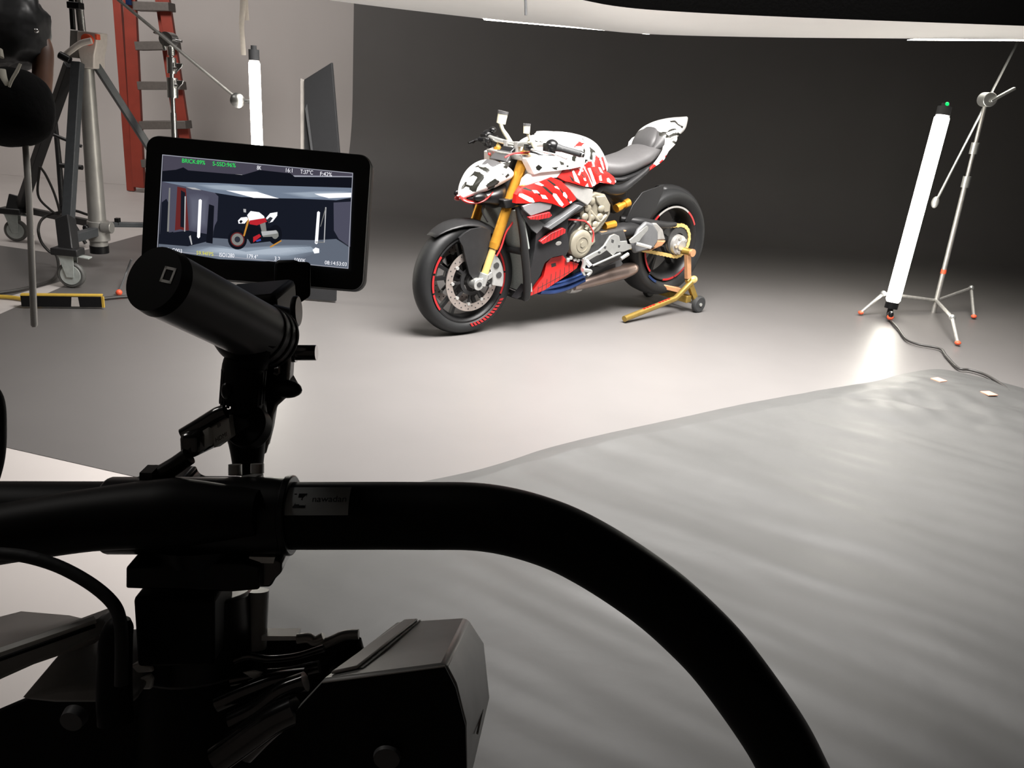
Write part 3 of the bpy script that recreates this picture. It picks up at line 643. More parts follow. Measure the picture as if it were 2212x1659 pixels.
# --- belly pan
bo = [(-.4359,.3559),(-.4676,.3805),(-.5514,.3853),(-.5858,.3506),(-.6292,.3409),(-.6737,.3239),(-.6614,.3014),(-.572,.2551),(-.4508,.1992),(-.3415,.1765),(-.3977,.2524),(-.4236,.2838)]
bl = [([(-.4696,.3491),(-.5029,.352),(-.5076,.3322),(-.4742,.3277)], 1)]
CUT = [(-.6331,.336),(-.6014,.3267),(-.57,.3156),(-.5387,.3073),(-.5075,.299),(-.4766,.2899),(-.4526,.2624),(-.4258,.2442),(-.3992,.226),(-.3728,.2052)]
for x, z in CUT:
    bl.append(([(x - .002, z + .002), (x + .002, z + .002), (x - .008, z - .075), (x - .012, z - .075)], 1))
a0, a1 = [(-.6271,.2924),(-.3998,.2154)]
bl.append(([(a0[0], a0[1] + .002), (a1[0], a1[1] + .002), (a1[0], a1[1] - .002), (a0[0], a0[1] - .002)], 1))
for s in (1, -1):
    bp_ = panel(bo, lambda x, z: .155 - .22 * max(0, .30 - z), .02, bl, .03).build('belly_pan', ['red_paint', 'black_paint'], BK, bevel=.003, mirror=s < 0, label='red belly pan with dark seams')
# --- engine
b = MB(); pl = lambda P, y, t: b.prism([(p[0], y, p[1]) for p in P], (0, -t, 0))
pl([(-.671,.672),(-.7256,.7057),(-.7595,.7159),(-.8319,.698),(-.8799,.6385),(-.8816,.5862),(-.8531,.545),(-.8041,.4928),(-.7346,.4735),(-.6782,.5183),(-.6594,.6055)], .168, .32)
hd = b.build('rear_cylinder_bank', 'engine_khaki', BK, bevel=.012)
b = MB(); pl([(-.7511,.6936),(-.818,.6937),(-.8587,.6453),(-.8607,.6019),(-.8226,.599),(-.7571,.6661)], .182, .02); b.build('cam_cover', 'engine_khaki', hd, bevel=.005)
b = MB()
for q in [(-.6976,.176,.6328),(-.731,.176,.5831),(-.7055,.176,.5425),(-.7904,.176,.5778),(-.761,.176,.5373),(-.7977,.176,.6246),(-.7233,.176,.6688),(-.6784,.176,.5878)]: b.ball(q, .022, (1.1, .5, 1), 14, 8)
for P in ([(-.6735,.175,.6557),(-.743,.175,.5905),(-.7938,.175,.5514)], [(-.8386,.175,.5821),(-.7827,.175,.5437),(-.722,.175,.4975)], [(-.691,.175,.5179),(-.7159,.175,.5672),(-.6982,.175,.6369)]): b.tube(P, .011, 10)
b.build('cylinder_casting', 'engine_khaki', hd)
b = MB(); pl([(-.5691,.534),(-.6946,.6077),(-.8361,.4816),(-1.0078,.4914),(-1.0558,.4046),(-1.0032,.3045),(-.8554,.2813),(-.7181,.3301),(-.61,.3653),(-.576,.4389)], .155, .31); ec = b.build('crankcase', 'engine_dark', BK, bevel=.012)
b = MB(); pl([(-.6304,.5083),(-.6846,.5503),(-.7636,.5168),(-.7853,.4356),(-.744,.4047),(-.6523,.4498)], .165, .04); b.build('timing_cover', 'engine_khaki', ec, bevel=.008)
cc = V([(-.6583,.19,.4419)][0])
cv = MB().lathe([(.072, -.05), (.078, -.045), (.078, -.008), (.070, 0), (.05, .003), (0, .003)], cc, (0, 1, 0), 40).build('clutch_cover', 'engine_khaki', ec)
b = MB(); b.lathe([(.044, .002), (.044, .006), (.038, .006), (.038, .002)], cc, (0, 1, 0), 32, closed=True); b.lathe([(.018, .002), (.018, .007), (0, .007)], cc, (0, 1, 0), 6); b.build('cover_badge', 'engine_khaki', cv)
b = MB()
for q in [(-.6022,.165,.3692),(-.5801,.165,.3588),(-.632,.165,.3569),(-.6558,.165,.3496),(-.691,.165,.3498)]: b.ball(q, .013, u=12, v=8)
b.build('cover_bolt', 'silver', ec)
MB().tube([(-.5401,.185,.589),(-.6196,.185,.5776),(-.678,.185,.5638),(-.722,.185,.5253),(-.7429,.185,.4885),(-.7386,.185,.4453)], .0045, 8).build('red_wire', 'wire_red', BK)
b = MB(); b.tube([(-.5302,.17,.6),(-.5951,.17,.6278),(-.6508,.17,.64)], .022, 12); b.tube([(-.5626,.16,.425),(-.5791,.16,.5092),(-.6209,.16,.5563)], .016, 12); b.build('coolant_hose', 'body_black', BK)
MB().ball([(-.4808,.18,.4678)][0], .03, (1.3, .6, .7)).build('oil_filter', 'silver_rough', BK)
# --- exhaust
b = MB(); b.tube([(-.4449,.09,.1921),(-.5596,.09,.1783),(-.6643,.09,.1881),(-.7706,.09,.2103)], .027, 16); b.tube([(-.4609,.11,.2123),(-.5517,.11,.2148),(-.6442,.11,.2228),(-.7557,.11,.2443)], .022, 16); b.tube([(-.4921,.03,.23),(-.6093,.03,.2003),(-.7547,.03,.1709)], .025, 16)
ex = b.build('exhaust_header', 'titanium_blue', BK, label='blue heat-tinted exhaust pipes')
b = MB(); b.tube([(-.6929,.06,.1586),(-.7414,.06,.1545),(-.7776,.06,.1587)], .03, 16); b.build('exhaust_joint', 'silver_rough', ex)
b = MB(); b.tube([(-.7055,.085,.1747),(-.7656,.085,.1792),(-.8754,.085,.1903),(-.9881,.085,.2016),(-1.104,.085,.2093),(-1.1827,.085,.2165),(-1.2117,.085,.2205)], [.026, .032, .040, .046, .047, .038, .024], 20, flat=1.0); b.build('silencer', 'steel_brown', BK)
b = MB(); b.box((-.86, 0, .24), (.36, .20, .10)); b.build('silencer_box', 'engine_dark', BK, bevel=.02)
b = MB(); pl([(-.7854,.2151),(-1.0528,.3023),(-1.0833,.2609),(-1.047,.237),(-.8355,.2037)], .10, .20); b.build('rear_undertray', 'dark_grey', BK, bevel=.004)
# --- foot peg bracket, levers
for s in (1, -1):
    pg = [(-.807,.4217),(-.8493,.4727),(-.882,.4798),(-.9173,.4657),(-.9306,.4328),(-.9847,.4305),(-.9918,.412),(-1.0224,.4051),(-1.03,.3828),(-.9668,.3703),(-.9076,.3753),(-.8804,.3572),(-.8594,.3738),(-.8286,.3948),(-.7831,.3756),(-.7553,.3719),(-.7235,.3617),(-.6921,.3499),(-.6734,.3539),(-.6629,.3689),(-.7257,.3892),(-.7713,.4013)]
    hl = [([(-.8584,.4544),(-.8809,.4451),(-.8754,.4282),(-.8579,.4353)], 9), ([(-.807,.4217),(-.8241,.4163),(-.8185,.4012),(-.8012,.4084)], 9), ([(-.9155,.415),(-.9331,.4096),(-.9272,.3961),(-.9145,.401)], 9), ([(-.7624,.3954),(-.784,.3912),(-.7756,.38),(-.7587,.3854)], 9)]
    o = panel(pg, .212, .012, [(h, 1) for h, _ in hl], .03).build('footpeg_bracket', ['silver', 'engine_dark'], BK, bevel=.002, mirror=s < 0)
    panel([(-.9938,.4359),(-1.1306,.5054),(-1.1421,.4955),(-1.1392,.4779),(-1.0933,.4397),(-1.0755,.4201),(-1.0311,.4142),(-1.0059,.4169)], .222, .008).build('heel_guard', 'silver', o, bevel=.002, mirror=s < 0)
    b = MB(); P = [(-1.062,.215,.4073),(-1.1359,.215,.3848)]; b.cyl((P[0][0], .21 * s, P[0][2]), (P[1][0], .26 * s, P[1][2]), .0105); b.build('footpeg', 'silver', o)
b = MB(); P = [(-.7227,.215,.3196),(-.933,.215,.3647)]; b.cyl(P[0], P[1], .006); P = [(-.9415,.215,.3317),(-.9984,.215,.3536)]; b.cyl(P[0], P[1], .011); b.build('shift_rod', 'silver', BK)
b = MB(); b.tube([(-.6634,.21,.364),(-.6614,.21,.3332),(-.6548,.21,.3028),(-.6755,.21,.2757)], .012, 10); b.tube([(-.6361,.23,.3095),(-.6781,.23,.3007),(-.6974,.23,.2912),(-.6712,.23,.2737)], .011, 10); b.cyl([(-.6785,.21,.3484)][0], [(-.6899,.235,.3245)][0], .014); b.build('gear_lever', 'silver', BK)
# --- subframe, seat, tail
for s in (1, -1):
    b = MB(); f = lambda P: [(p[0], s * p[1], p[2]) for p in P]
    b.tube(f([(-.7922,.13,.7036),(-.8306,.13,.7351),(-.9048,.13,.7129),(-.9909,.13,.7095),(-1.0742,.13,.7451),(-1.1579,.13,.7883),(-1.1934,.13,.8126)]), [.02, .03, .03, .028, .022, .018, .014], 14); b.build('subframe', 'body_black', BK)
b = MB(); pl([(-.8588,.7105),(-1.0205,.6861),(-1.0809,.7084),(-1.1011,.6446),(-1.0451,.5771),(-.9972,.5543),(-.9654,.6194)], .09, .18); b.build('battery_box', 'body_black', BK, bevel=.02)
K = [(-.885, .060, .872, .78), (-.93, .092, .872, .765), (-1.00, .120, .874, .760), (-1.08, .130, .885, .775), (-1.16, .126, .902, .795), (-1.24, .124, .930, .822), (-1.31, .105, .948, .86), (-1.345, .085, .955, .88)]
b = MB(); b.loft([ringsec(k[0], k[1], k[2], k[3], 48, 2.7, 2.2) for k in interp(K, 40)]); b.build('rider_seat', 'seat_vinyl', BK, ang=60)
b = MB(); b.loft([[(p[0], p[1] * 1.01, p[2] - .012) for p in ringsec(k[0], k[1], k[3] + .03, k[3] - .008, 32, 3)] for k in interp(K[1:-1], 24)]); b.build('seat_base', 'body_black', BK)
K = [(-1.27, .095, .935, .895), (-1.30, .112, .985, .89), (-1.34, .12, 1.030, .90), (-1.40, .105, 1.058, .93), (-1.47, .09, 1.072, .95), (-1.53, .07, 1.078, .975), (-1.58, .048, 1.080, 1.0), (-1.625, .016, 1.082, 1.05)]
b = MB(); b.loft([ringsec(k[0], k[1], k[2], k[3], 120, 2.6, 2.4) for k in interp(K, 110)])
tl = b.build('tail_unit', ['white_paint', 'black_paint', 'seat_vinyl_dark'], BK, ang=55)
for f in tl.data.polygons:
    if f.center.x > -1.325: f.material_index = 2
TLP = [([(.052,.0142),(.0293,.0216),(.0084,.0213),(-.0158,.04),(-.0361,.0447),(-.051,.0378),(-.0271,.0304),(.0116,.0148),(-.0066,.0017),(-.0336,.0181),(-.0591,.0218),(-.0976,.0009),(-.0888,-.0147),(-.0769,-.0001),(-.0555,.0065),(-.0327,.0004),(-.0133,-.0132),(.0077,-.0116),(.0479,-.0021)], 1), ([(-.0034,.0859),(-.0367,.0899),(-.054,.0718),(-.0864,.0582),(-.0826,.0455),(-.0496,.0641),(-.0326,.0784),(-.0097,.0749)], 1), ([(-.0202,-.0306),(-.0326,-.0237),(-.049,-.0318),(-.0643,-.0285),(-.0733,-.0154),(-.0904,-.0298),(-.0513,-.0545),(-.0345,-.0426)], 1)]
livery(tl, 2, TLP)
b = MB(); K2 = [(-1.245, .065, .915, .885), (-1.262, .082, .965, .89), (-1.29, .085, 1.000, .90), (-1.325, .06, 1.030, .94)]
b.loft([ringsec(k[0], k[1], k[2], k[3], 32, 2.8) for k in interp(K2, 14)]); b.build('seat_cowl_pad', 'seat_vinyl_dark', BK)
tw = [(-1.1916,.8039),(-1.2038,.8233),(-1.2279,.8371),(-1.2575,.8657),(-1.28,.8922),(-1.2941,.9116),(-1.2969,.9315),(-1.3238,.9541),(-1.3744,.971),(-1.4265,.9818),(-1.4405,.9663),(-1.4079,.9523),(-1.3944,.9402),(-1.3728,.931),(-1.3382,.9073),(-1.307,.8609),(-1.2723,.8399),(-1.2299,.8219)]
twp = [([(-1.1811,.7995),(-1.2068,.8282),(-1.2279,.8371),(-1.2439,.8287),(-1.217,.8075)], 2), ([(-1.264,.8453),(-1.288,.8618),(-1.2998,.8587),(-1.2727,.8373)], 2), ([(-1.3079,.8809),(-1.3335,.8874),(-1.3319,.8723),(-1.3143,.863)], 2), ([(-1.2486,.8761),(-1.2663,.8828),(-1.2442,.8538),(-1.2309,.842)], 2),
  ([(-1.3551,.9587),(-1.3733,.9644),(-1.3977,.9547),(-1.4206,.9564),(-1.4001,.9395),(-1.3761,.9455)], 1)]
for s in (1, -1):
    panel(tw, lambda x, z: .145 - 1.0 * max(0, -1.38 - x) ** 1.2, .012, twp, .02).build('tail_wing', ['white_paint', 'black_paint', 'red_paint'], BK, bevel=.004, mirror=s < 0)
# --- swingarm, rear wheel, chain
wheelparent[0] = BK
tyre(RA, .336, .2, 'rear_tyre', .228)
b = MB(); b.lathe([(.222, -.085), (.232, -.088), (.226, -.09), (.214, -.08), (.20, -.04), (.20, .04), (.214, .08), (.226, .09), (.232, .088), (.222, .085), (.207, 0)], RA, (0, 1, 0), 64, closed=True)
for k in range(5):
    a = 2 * pi * k / 5 + .1
    for s in (-.16, .16): b.beam(RA + V((cos(a) * .05, -.01, sin(a) * .05)), RA + V((cos(a + s) * .205, -.02, sin(a + s) * .205)), .02, .03, up=(0, 1, 0))
rr = b.build('rear_rim', 'body_black', BK)
for a0_, a1_ in ((-.75, .95), (2.2, 2.7), (3.5, 3.95), (3.98, 4.43), (4.46, 4.9)): stripe(rr, 'red_dark', 'red rim stripe', RA, .221, .233, .0895, a0_, a1_, 1, 1)
b = MB(); dashes(b, RA, .221, .232, .0893, .95, 2.2, 1, 1); b.build('rim_highlight_band', 'grey_plate', rr)
b = MB(); dashes(b, RA, .244, .258, .0905, -1.15, -.8, 1, 1); b.build('tyre_marking', 'titanium_blue', rr, label='blue tyre marking')
CS = RA + V((-.045, .105, .015)); FS_ = V((-.93, .105, .44)); r1, r0 = .098, .034
sp = MB().lathe([(.05, -.004), (r1 - .006, -.004), (r1 - .006, .004), (.05, .004)], CS, (0, 1, 0), 48, closed=True).build('rear_sprocket', 'engine_dark', BK)
dv = (FS_ - CS); L = dv.length; ba = math.atan2(dv.z, dv.x); off = math.acos((r1 - r0) / L)
P = []
for i in range(22):
    a = ba + off + (2 * pi - 2 * off) * i / 21; P.append(CS + V((cos(a) * r1, 0, sin(a) * r1)))
for i in range(9):
    a = ba - off + 2 * off * i / 8; P.append(FS_ + V((cos(a) * r0, 0, sin(a) * r0)))
P = P[::1]; b = MB(); tot = []
for i in range(len(P)):
    q, w = P[i], P[(i + 1) % len(P)]; n_ = max(1, round((w - q).length / .0159))
    tot += [q.lerp(w, k / n_) for k in range(n_)]
for i in range(len(tot)):
    q, w = tot[i], tot[(i + 1) % len(tot)]; b.beam(q, w,   .023 if i % 2 else .018, .02, up=(0, 1, 0)); 
b.build('drive_chain', 'gold_light', BK)
b = MB(); b.lathe([(.0, .03), (.03, .03), (.034, .02), (.06, .012), (.066, -.03), (.05, -.06)], CS + V((.01, .015, -.02)), (0, 1, 0), 32)
for k in range(5):
    a = 2 * pi * k / 5; q = CS + V((.01 + cos(a) * .045, .03, -.02 + sin(a) * .045)); b.cyl(q, q + V((0, .012, 0)), .011, n=10)
b.build('rear_hub', 'silver_rough', BK)
b = MB(); b.tube([(-.90, .06, .42), (-1.05, .09, .46), (-1.2, .085, .44), (-1.33, .065, .40), (-1.46, .05, .36)], [.05, .06, .066, .056, .045], 18, flat=.8)
b.tube([(-1.08, .05, .52), (-1.2, .11, .50), (-1.36, .118, .47), (-1.5, .11, .46)], [.02, .028, .026, .014], 12); b.build('swingarm', 'body_black', BK)
b = MB(); pl([(-1.0611,.3964),(-1.1063,.4801),(-1.1642,.5187),(-1.2225,.5035),(-1.2727,.449),(-1.2803,.3929),(-1.2425,.3514),(-1.1721,.3442),(-1.0885,.3387)], .185, .03); sa = b.build('chain_guard_panel', 'dark_grey', BK, bevel=.012)
panel([(-1.2268,.4982),(-1.2735,.4963),(-1.3301,.4534),(-1.3612,.3894),(-1.2803,.3929),(-1.2618,.4501)], .165, .03).build('swingarm_cheek', 'silver_rough', BK, bevel=.008)
panel([(-1.2763,.3958),(-1.3732,.383),(-1.3372,.3511),(-1.2237,.3308),(-1.2081,.3401),(-1.2698,.3636)], .165, .03).build('swingarm_cheek', 'copper', BK, bevel=.008, label='pale lower swingarm edge')
# hugger
b = MB(); secs = []
for i in range(14):
    t = i / 13; a = radians(168 - 88 * t); R = .352; w = .10 * (1 - .45 * max(0, t - .55) / .45); q = []
    for j in range(11):
        u = -1 + 2 * j / 10; r_ = R - .06 * abs(u) ** 3; q.append((RA.x + cos(a) * r_, u * w, RA.z + sin(a) * r_))
    secs.append(q)
b.loft(secs, closed=False); hg = b.build('rear_hugger', 'body_black', BK, solid=.004, ang=60)
panel([(-1.3776,.7074),(-1.3705,.662),(-1.3286,.5726),(-1.2829,.5114),(-1.2201,.4798),(-1.0729,.5121),(-1.1261,.6074),(-1.1956,.6744)], lambda x, z: .10, .008).build('hugger_side', 'body_black', hg, bevel=.003)
# shock
b = MB(); P = [(-.9077,.11,.512),(-.9844,.11,.6077),(-1.0702,.11,.6275)]
s0, s1 = V([(-.9691,.12,.6016)][0]), V([(-1.0663,.12,.6294)][0]); b.cyl(s0, s1, .018, n=18); b.cyl(s0, s0.lerp(s1, .35), .024, n=18); b.cyl(s0.lerp(s1, .65), s1, .024, n=18); b.build('rear_shock', 'gold', BK, label='gold rear shock absorber')
s0, s1 = V([(-.8962,.11,.5042)][0]), V([(-.9761,.11,.51)][0]); MB().cyl(s0, s1, .022, n=18).build('shock_preload_knob', 'gold', BK)
MB().cyl([(-.8032,.14,.4831)][0], [(-1.0585,.14,.4684)][0], .007).build('brake_line', 'copper', BK)
P = [(-.2329,.12,.6504),(-.2248,.12,.5946),(-.1807,.12,.542),(-.1526,.12,.4714),(-.1235,.12,.4254)]; MB().tube(P, .005, 8).build('brake_hose', 'wire_red', BK, label='red front brake hose')
P = [(-.0904,.06,.7084),(-.0719,.06,.6545),(-.1079,.06,.5952)]; MB().tube(P, .006, 8).build('brake_hose', 'rubber', BK)
# ================================================================ paddock stand (same frame as the motorcycle)
ST = thing('paddock_stand', 'gold single-sided paddock stand holding up the rear wheel of the motorcycle', 'stand')
ST.matrix_world = BM; ORG[ST] = V()
def ground(x, h): return (h - .003 - (-x) * sin(BP)) / cos(BP)      # local z of height h above the floor
pin = V((CS.x - .015, .16, CS.z - .055))
b = MB(); b.cyl(pin - V((0, .05, 0)), pin + V((0, .05, 0)), .022, n=20); b.build('hub_pin', 'gold_dull', ST)
MB().cyl(pin + V((0, .05, 0)), pin + V((0, .065, 0)), .024, n=20).build('pin_cap', 'copper', ST)
lo = V([(-1.5779,.19,.1251)][0])
b = MB(); b.beam(pin + V((0, .02, 0)), lo, .035, .03, up=(0, 1, 0)); b.build('upright', 'copper', ST, bevel=.004)
wl = V((-1.68, .20, ground(-1.68, .055)))
b = MB(); b.beam(lo, wl, .035, .03, up=(0, 1, 0)); b.build('wheel_strut', 'gold_dull', ST, bevel=.004)
t0 = V([(-1.6021,.2,.0997)][0]); t1 = V([(-1.4674,.2,.0136)][0]); en = [(-1.0068,.22,-.0743)][0]; t2 = V((en[0], .22, ground(en[0], .028)))
b = MB(); b.tube([t0, t1, t2], .0185, 18, smooth=False); lv = b.build('lever_tube', 'gold_olive', ST)
b = MB(); dd = (t2 - t1).normalized()
for i in range(9):
    if i == 4: continue
    q = t1 + dd * (.07 + .028 * i) + V((0, .004, .0185)); b.box(q, (.018, .012, .002), Matrix.Rotation(-math.atan2(dd.z, dd.x), 3, 'Y'))
b.build('lever_lettering', 'red_paint', lv, label='worn red marking strip')
b = MB(); k0 = t0 + V((-.02, .0, .015)); b.ball(k0, .028, (1.1, .8, .9), 14, 10); b.build('clamp_knob', 'gold_light', ST)
b = MB(); b.beam((-1.60, .20, ground(-1.60, .09)), (-1.60, -.20, ground(-1.6, .09)), .045, .045); b.build('cross_tube', 'gold_dull', ST, bevel=.004)
b = MB(); b.beam((-1.60, .12, ground(-1.60, .13)), (-1.47, .06, ground(-1.47, .16)), .05, .03); b.build('base_plate', 'copper', ST, bevel=.004)
MB().cyl((-1.68, .20, ground(-1.68, .055)), (-1.68, -.20, ground(-1.68, .055)), .01).build('axle', 'silver', ST)
for s in (1, -1):
    q = V((-1.68, .215 * s, ground(-1.68, .055))); w = MB().lathe([(.012, -.016), (.045, -.018), (.053, -.012), (.055, 0), (.053, .012), (.045, .018), (.012, .016)], q, (0, 1, 0), 32).build('stand_wheel', 'rubber', ST)
    MB().cyl(q, q + V((0, .022 * s, 0)), .011).build('wheel_nut', 'silver', w)
# ================================================================ light tubes and stands
def light_tube(a, bb, r, name, label, led=False):
    a, bb = V(a), V(bb); d = (bb - a).normalized()   # a = top, bb = bottom
    t = thing('light_tube', label, 'light', bb, 'upright light tubes')
    MB().tube([a, a.lerp(bb, .012), a.lerp(bb, .988), bb], [r * .8, r, r, r * .8], 24, smooth=False).build('diffuser', 'lamp_tube', t, label='glowing white tube')
    b = MB(); b.cyl(a - d * .055, a - d * .002, r * .92, n=24); b.cyl(a - d * .075, a - d * .055, r * .5, n=20); b.build('top_cap', 'dark_grey', t)
    b = MB(); b.cyl(bb + d * .002, bb + d * .045, r * .92, n=24); b.cyl(bb + d * .045, bb + d * .085, r * .4, n=16); b.build('bottom_cap', 'black_satin', t)
    if led:
        q = a - d * .072; MB().ball(q + V((0, -r * .4, 0)), .012, u=12, v=8).build('status_light', 'led_green', t, label='small green status light')
    return t
a = [(-1.5087,4.7,1.29)][0]; c = [(-1.4919,4.7,.1437)][0]; c = (c[0], c[1], .096)
light_tube(a, c, .030, 'left', 'glowing white light tube standing upright behind the camera monitor, near the white wall')
a = [(2.5806,5.62,1.3105)][0]; c = [(2.4913,5.5,.1174)][0]
light_tube(a, c, .046, 'right', 'tilted glowing white light tube on the right, with a small green light on top', True)
q = [(2.4539,5.3972,.02)][0]
b = MB(); c = V(c); 
b.tube([c + V((-.004, 0, -.088)), V((q[0], q[1], .06)), V((q[0], q[1], .024))], .016, 12); o = b.build('tube_tail', 'black_satin'); tag(o, 'short dark cable tail with orange plug under the right light tube', 'plug')
MB().ball((q[0], q[1] , .035), .022, (1, 1, .9), 12, 8).build('plug_ring', 'orange', o)
# --- right chrome stand
pole_t = [(2.9202,5.8,1.453)][0]; pole_b = [(2.9293,5.8,-.0001)][0]
CS1 = thing('grip_stand', 'slim chrome grip stand with boom arm beside the tilted light tube', 'light stand', (pole_b[0], pole_b[1], .003))
pt, pb = V(pole_t), V(pole_b)
MB().cyl(pb, pb.lerp(pt, .62), .0165, n=18).build('column', 'silver_rough', CS1)
MB().cyl(pb.lerp(pt, .60), pb.lerp(pt, .98), .0125, n=16).build('riser', 'silver_rough', CS1)
for f in (.60, .75): MB().cyl(pb.lerp(pt, f), pb.lerp(pt, f + .05), .026, n=18).build('riser_collar', 'silver', CS1)
MB().cyl(pb.lerp(pt, .195), pb.lerp(pt, .215), .0185, n=18).build('marking_ring', 'orange', CS1)
hd_ = MB(); hd_.cyl(pt + V((0, -.05, -.02)), pt + V((0, .04, -.02)), .045, n=24); hd_.beam(pt + V((.0, -.055, -.03)), pt + V((.13, -.06, .06)), .03, .018); hd = hd_.build('grip_head', 'silver', CS1, bevel=.004)
ar = [(3.5428,6.75,1.9734),(2.7125,5.72,.7506)]; b = MB(); b.cyl(ar[0], ar[1], .009, n=14); b.build('boom_arm', 'silver', CS1)
b = MB(); q = V([(2.7148,5.72,.7661)][0]); b.ball(q, .03, (.8, .8, 1.3), 14, 10); b.build('boom_clamp', 'silver', CS1)
hub = pb + V((.0, 0, .09))
for e0, e1 in ((([(2.3069,5.5202,0)][0]), ([(2.4395,5.55,.1583)][0])), (([(2.6747,4.9158,0)][0]), ([(2.6992,5.1,.1334)][0])), (([(3.1615,5.6981,0)][0]), ([(3.2547,6,.1627)][0]))):
    e0 = V(e0); e0.z = .022; e1 = V(e1)
    b = MB(); b.tube([hub, e1, e1.lerp(e0, .12), e0], .0115, 12, smooth=False); lg = b.build('leg', 'silver_rough', CS1)
    MB().ball(e1, .02, u=12, v=8).build('leg_joint', 'silver', lg); MB().ball(e0, .017, (1.1, 1.1, .8), 12, 8).build('foot_cap', 'orange', lg)
# --- power cable on the right floor
CP = [(2.4541,5.3812,.018),(2.4115,5.1436,.018),(2.3609,4.9114,.018),(2.3948,4.8143,.018),(2.4934,4.7579,.018),(2.4586,4.595,.018),(2.4196,4.3754,.018),(2.4745,4.3581,.018),(2.5259,4.2857,.018),(2.527,4.1232,.018),(2.508,4.0206,.018)]
tag(MB().tube(CP, .0075, 10).build('power_cable', 'cable_black'), 'dark power cable snaking over the floor from the tilted light tube', 'cable')
# --- left chrome stand with boom towards the upright tube
pt = V([(-2.0746,5,1.3427)][0]); pb = V([(-2.0984,5,.1152)][0]); pb.z = .02
CS2 = thing('grip_stand', 'chrome grip stand with boom arm in front of the red ladder', 'light stand', (pb.x, pb.y, .003))
MB().cyl(pb, pt.lerp(pb, .28), .0165, n=18).build('column', 'chrome', CS2)
MB().cyl(pt, pt.lerp(pb, .3), .0125, n=16).build('riser', 'chrome', CS2)
for y0, y1, r_ in ((98, 116, .02), (120, 150, .026), (158, 196, .030)): MB().cyl(pt.lerp(pb, (y0 - 95) / 465), pt.lerp(pb, (y1 - 95) / 465), r_, n=20).build('riser_collar', 'chrome', CS2)
for y_, dx in ((140, 1), (172, 1)):
    q = pt.lerp(pb, (y_ - 95) / 465); b = MB(); b.cyl(q, q + V((.05, -.03, 0)), .01); b.prism([q + V((.04, -.035, -.02)), q + V((.075, -.04, .012)), q + V((.08, -.04, .03)), q + V((.04, -.035, .03))], (0, .012, 0)); b.build('tee_handle', 'chrome', CS2, bevel=.003)
b = MB(); q = V([(-2.0738,4.97,1.3654)][0]); b.cyl(q + V((0, -.04, 0)), q + V((0, .05, 0)), .038, n=24); b.tube([q + V((-.07, -.02, .03)), q + V((-.03, -.03, .02)), q + V((-.01, -.03, -.06))], [.008, .012, .010], 10); b.cyl(q + V((.02, 0, 0)), q + V((.075, 0, -.005)), .007)
b.build('grip_head', 'chrome', CS2)
ar = [(-2.3902,4.92,1.5975),(-1.6713,4.92,1.0761)]; MB().cyl(ar[0], ar[1], .009, n=14).build('boom_arm', 'silver_rough', CS2)
b = MB(); q = V([(-1.6554,4.85,1.0757)][0]); b.lathe([(.0, -.03), (.035, -.03), (.04, -.01), (.04, .02), (.022, .032), (0, .032)], q, (.35, -1, .05), 24); b.cyl(q, q + V((.08, 0, 0)), .012); b.build('boom_clamp', 'chrome', CS2)
for e in ((-.04, -.30), (.32, -.10), (.10, .36)):
    b = MB(); b.tube([pb + V((0, 0, .28)), pb + V((e[0] * .55, e[1] * .55, .2)), pb + V((e[0], e[1], .0))], .0115, 12, smooth=False); b.build('leg', 'chrome', CS2)
# --- strips of white tape hanging
b = MB()
b.tube([(-1.7284,5.2,1.6868),(-1.7259,5.2,1.59),(-1.7369,5.2,1.4908),(-1.7341,5.2,1.4038),(-1.7312,5.2,1.3183)], [.020, .017, .014, .015], 8, flat=.3, up=(0, 1, 0)); s_ = b.build('hanging_tape', 'tape_white'); tag(s_, 'long pale strip of tape hanging down above the upright light tube', 'tape', )
b = MB(); b.tube([(-1.719,5.22,1.6896),(-1.7191,5.22,1.5922),(-1.7134,5.22,1.5089)], [.018, .015], 8, flat=.3, up=(0, 1, 0)); tag(b.build('hanging_tape', 'tape_white'), 'short pale strip of tape hanging beside the longer strip above the light tube', 'tape')
# --- black board
bp0 = [(-1.2425,4.7,1.216),(-1.0966,4.7,1.313),(-1.0668,4.7,-.0237),(-1.246,4.7,-.0307)]; bpm = V([(-1.0531,4.7,.8526)][0])
bp0 = [V(q) for q in bp0]; bp0[1].y -= .0; 
BB = thing('black_board', 'tall black foam board leaning upright beside the light tube and the backdrop', 'board', (bp0[3].x, bp0[3].y, .003))
sh = lambda P, y: [V((q.x * y / q.y, y, 1.265 + (q.z - 1.265) * y / q.y)) for q in P]
P = [bp0[0], bp0[1].copy(), bp0[2].copy(), bp0[3]]
P[2].z = P[3].z = .012
b = MB(); b.prism([P[0], P[1], bpm, P[2], P[3]], (.004, .022, 0)); b.build('board_panel', 'board_black', BB, bevel=.002)
P2 = [V(q) for q in [(-1.265,4.71,1.219),(-1.2451,4.71,1.2135),(-1.2486,4.71,-.0335),(-1.2677,4.71,-.0323)]]; P2[2].z = P2[3].z = .012; b = MB(); b.prism(P2, (0, .02, 0)); b.build('board_edge', 'foam_white', BB, label='pale foam edge strip')
P3 = [V(q) for q in [(-1.2343,4.685,1.0685),(-1.2242,4.685,1.093),(-1.192,4.685,.8424),(-1.2022,4.685,.8416)]]; b = MB(); b.prism(P3, (0, .006, 0)); b.build('crease', 'dark_grey', BB)
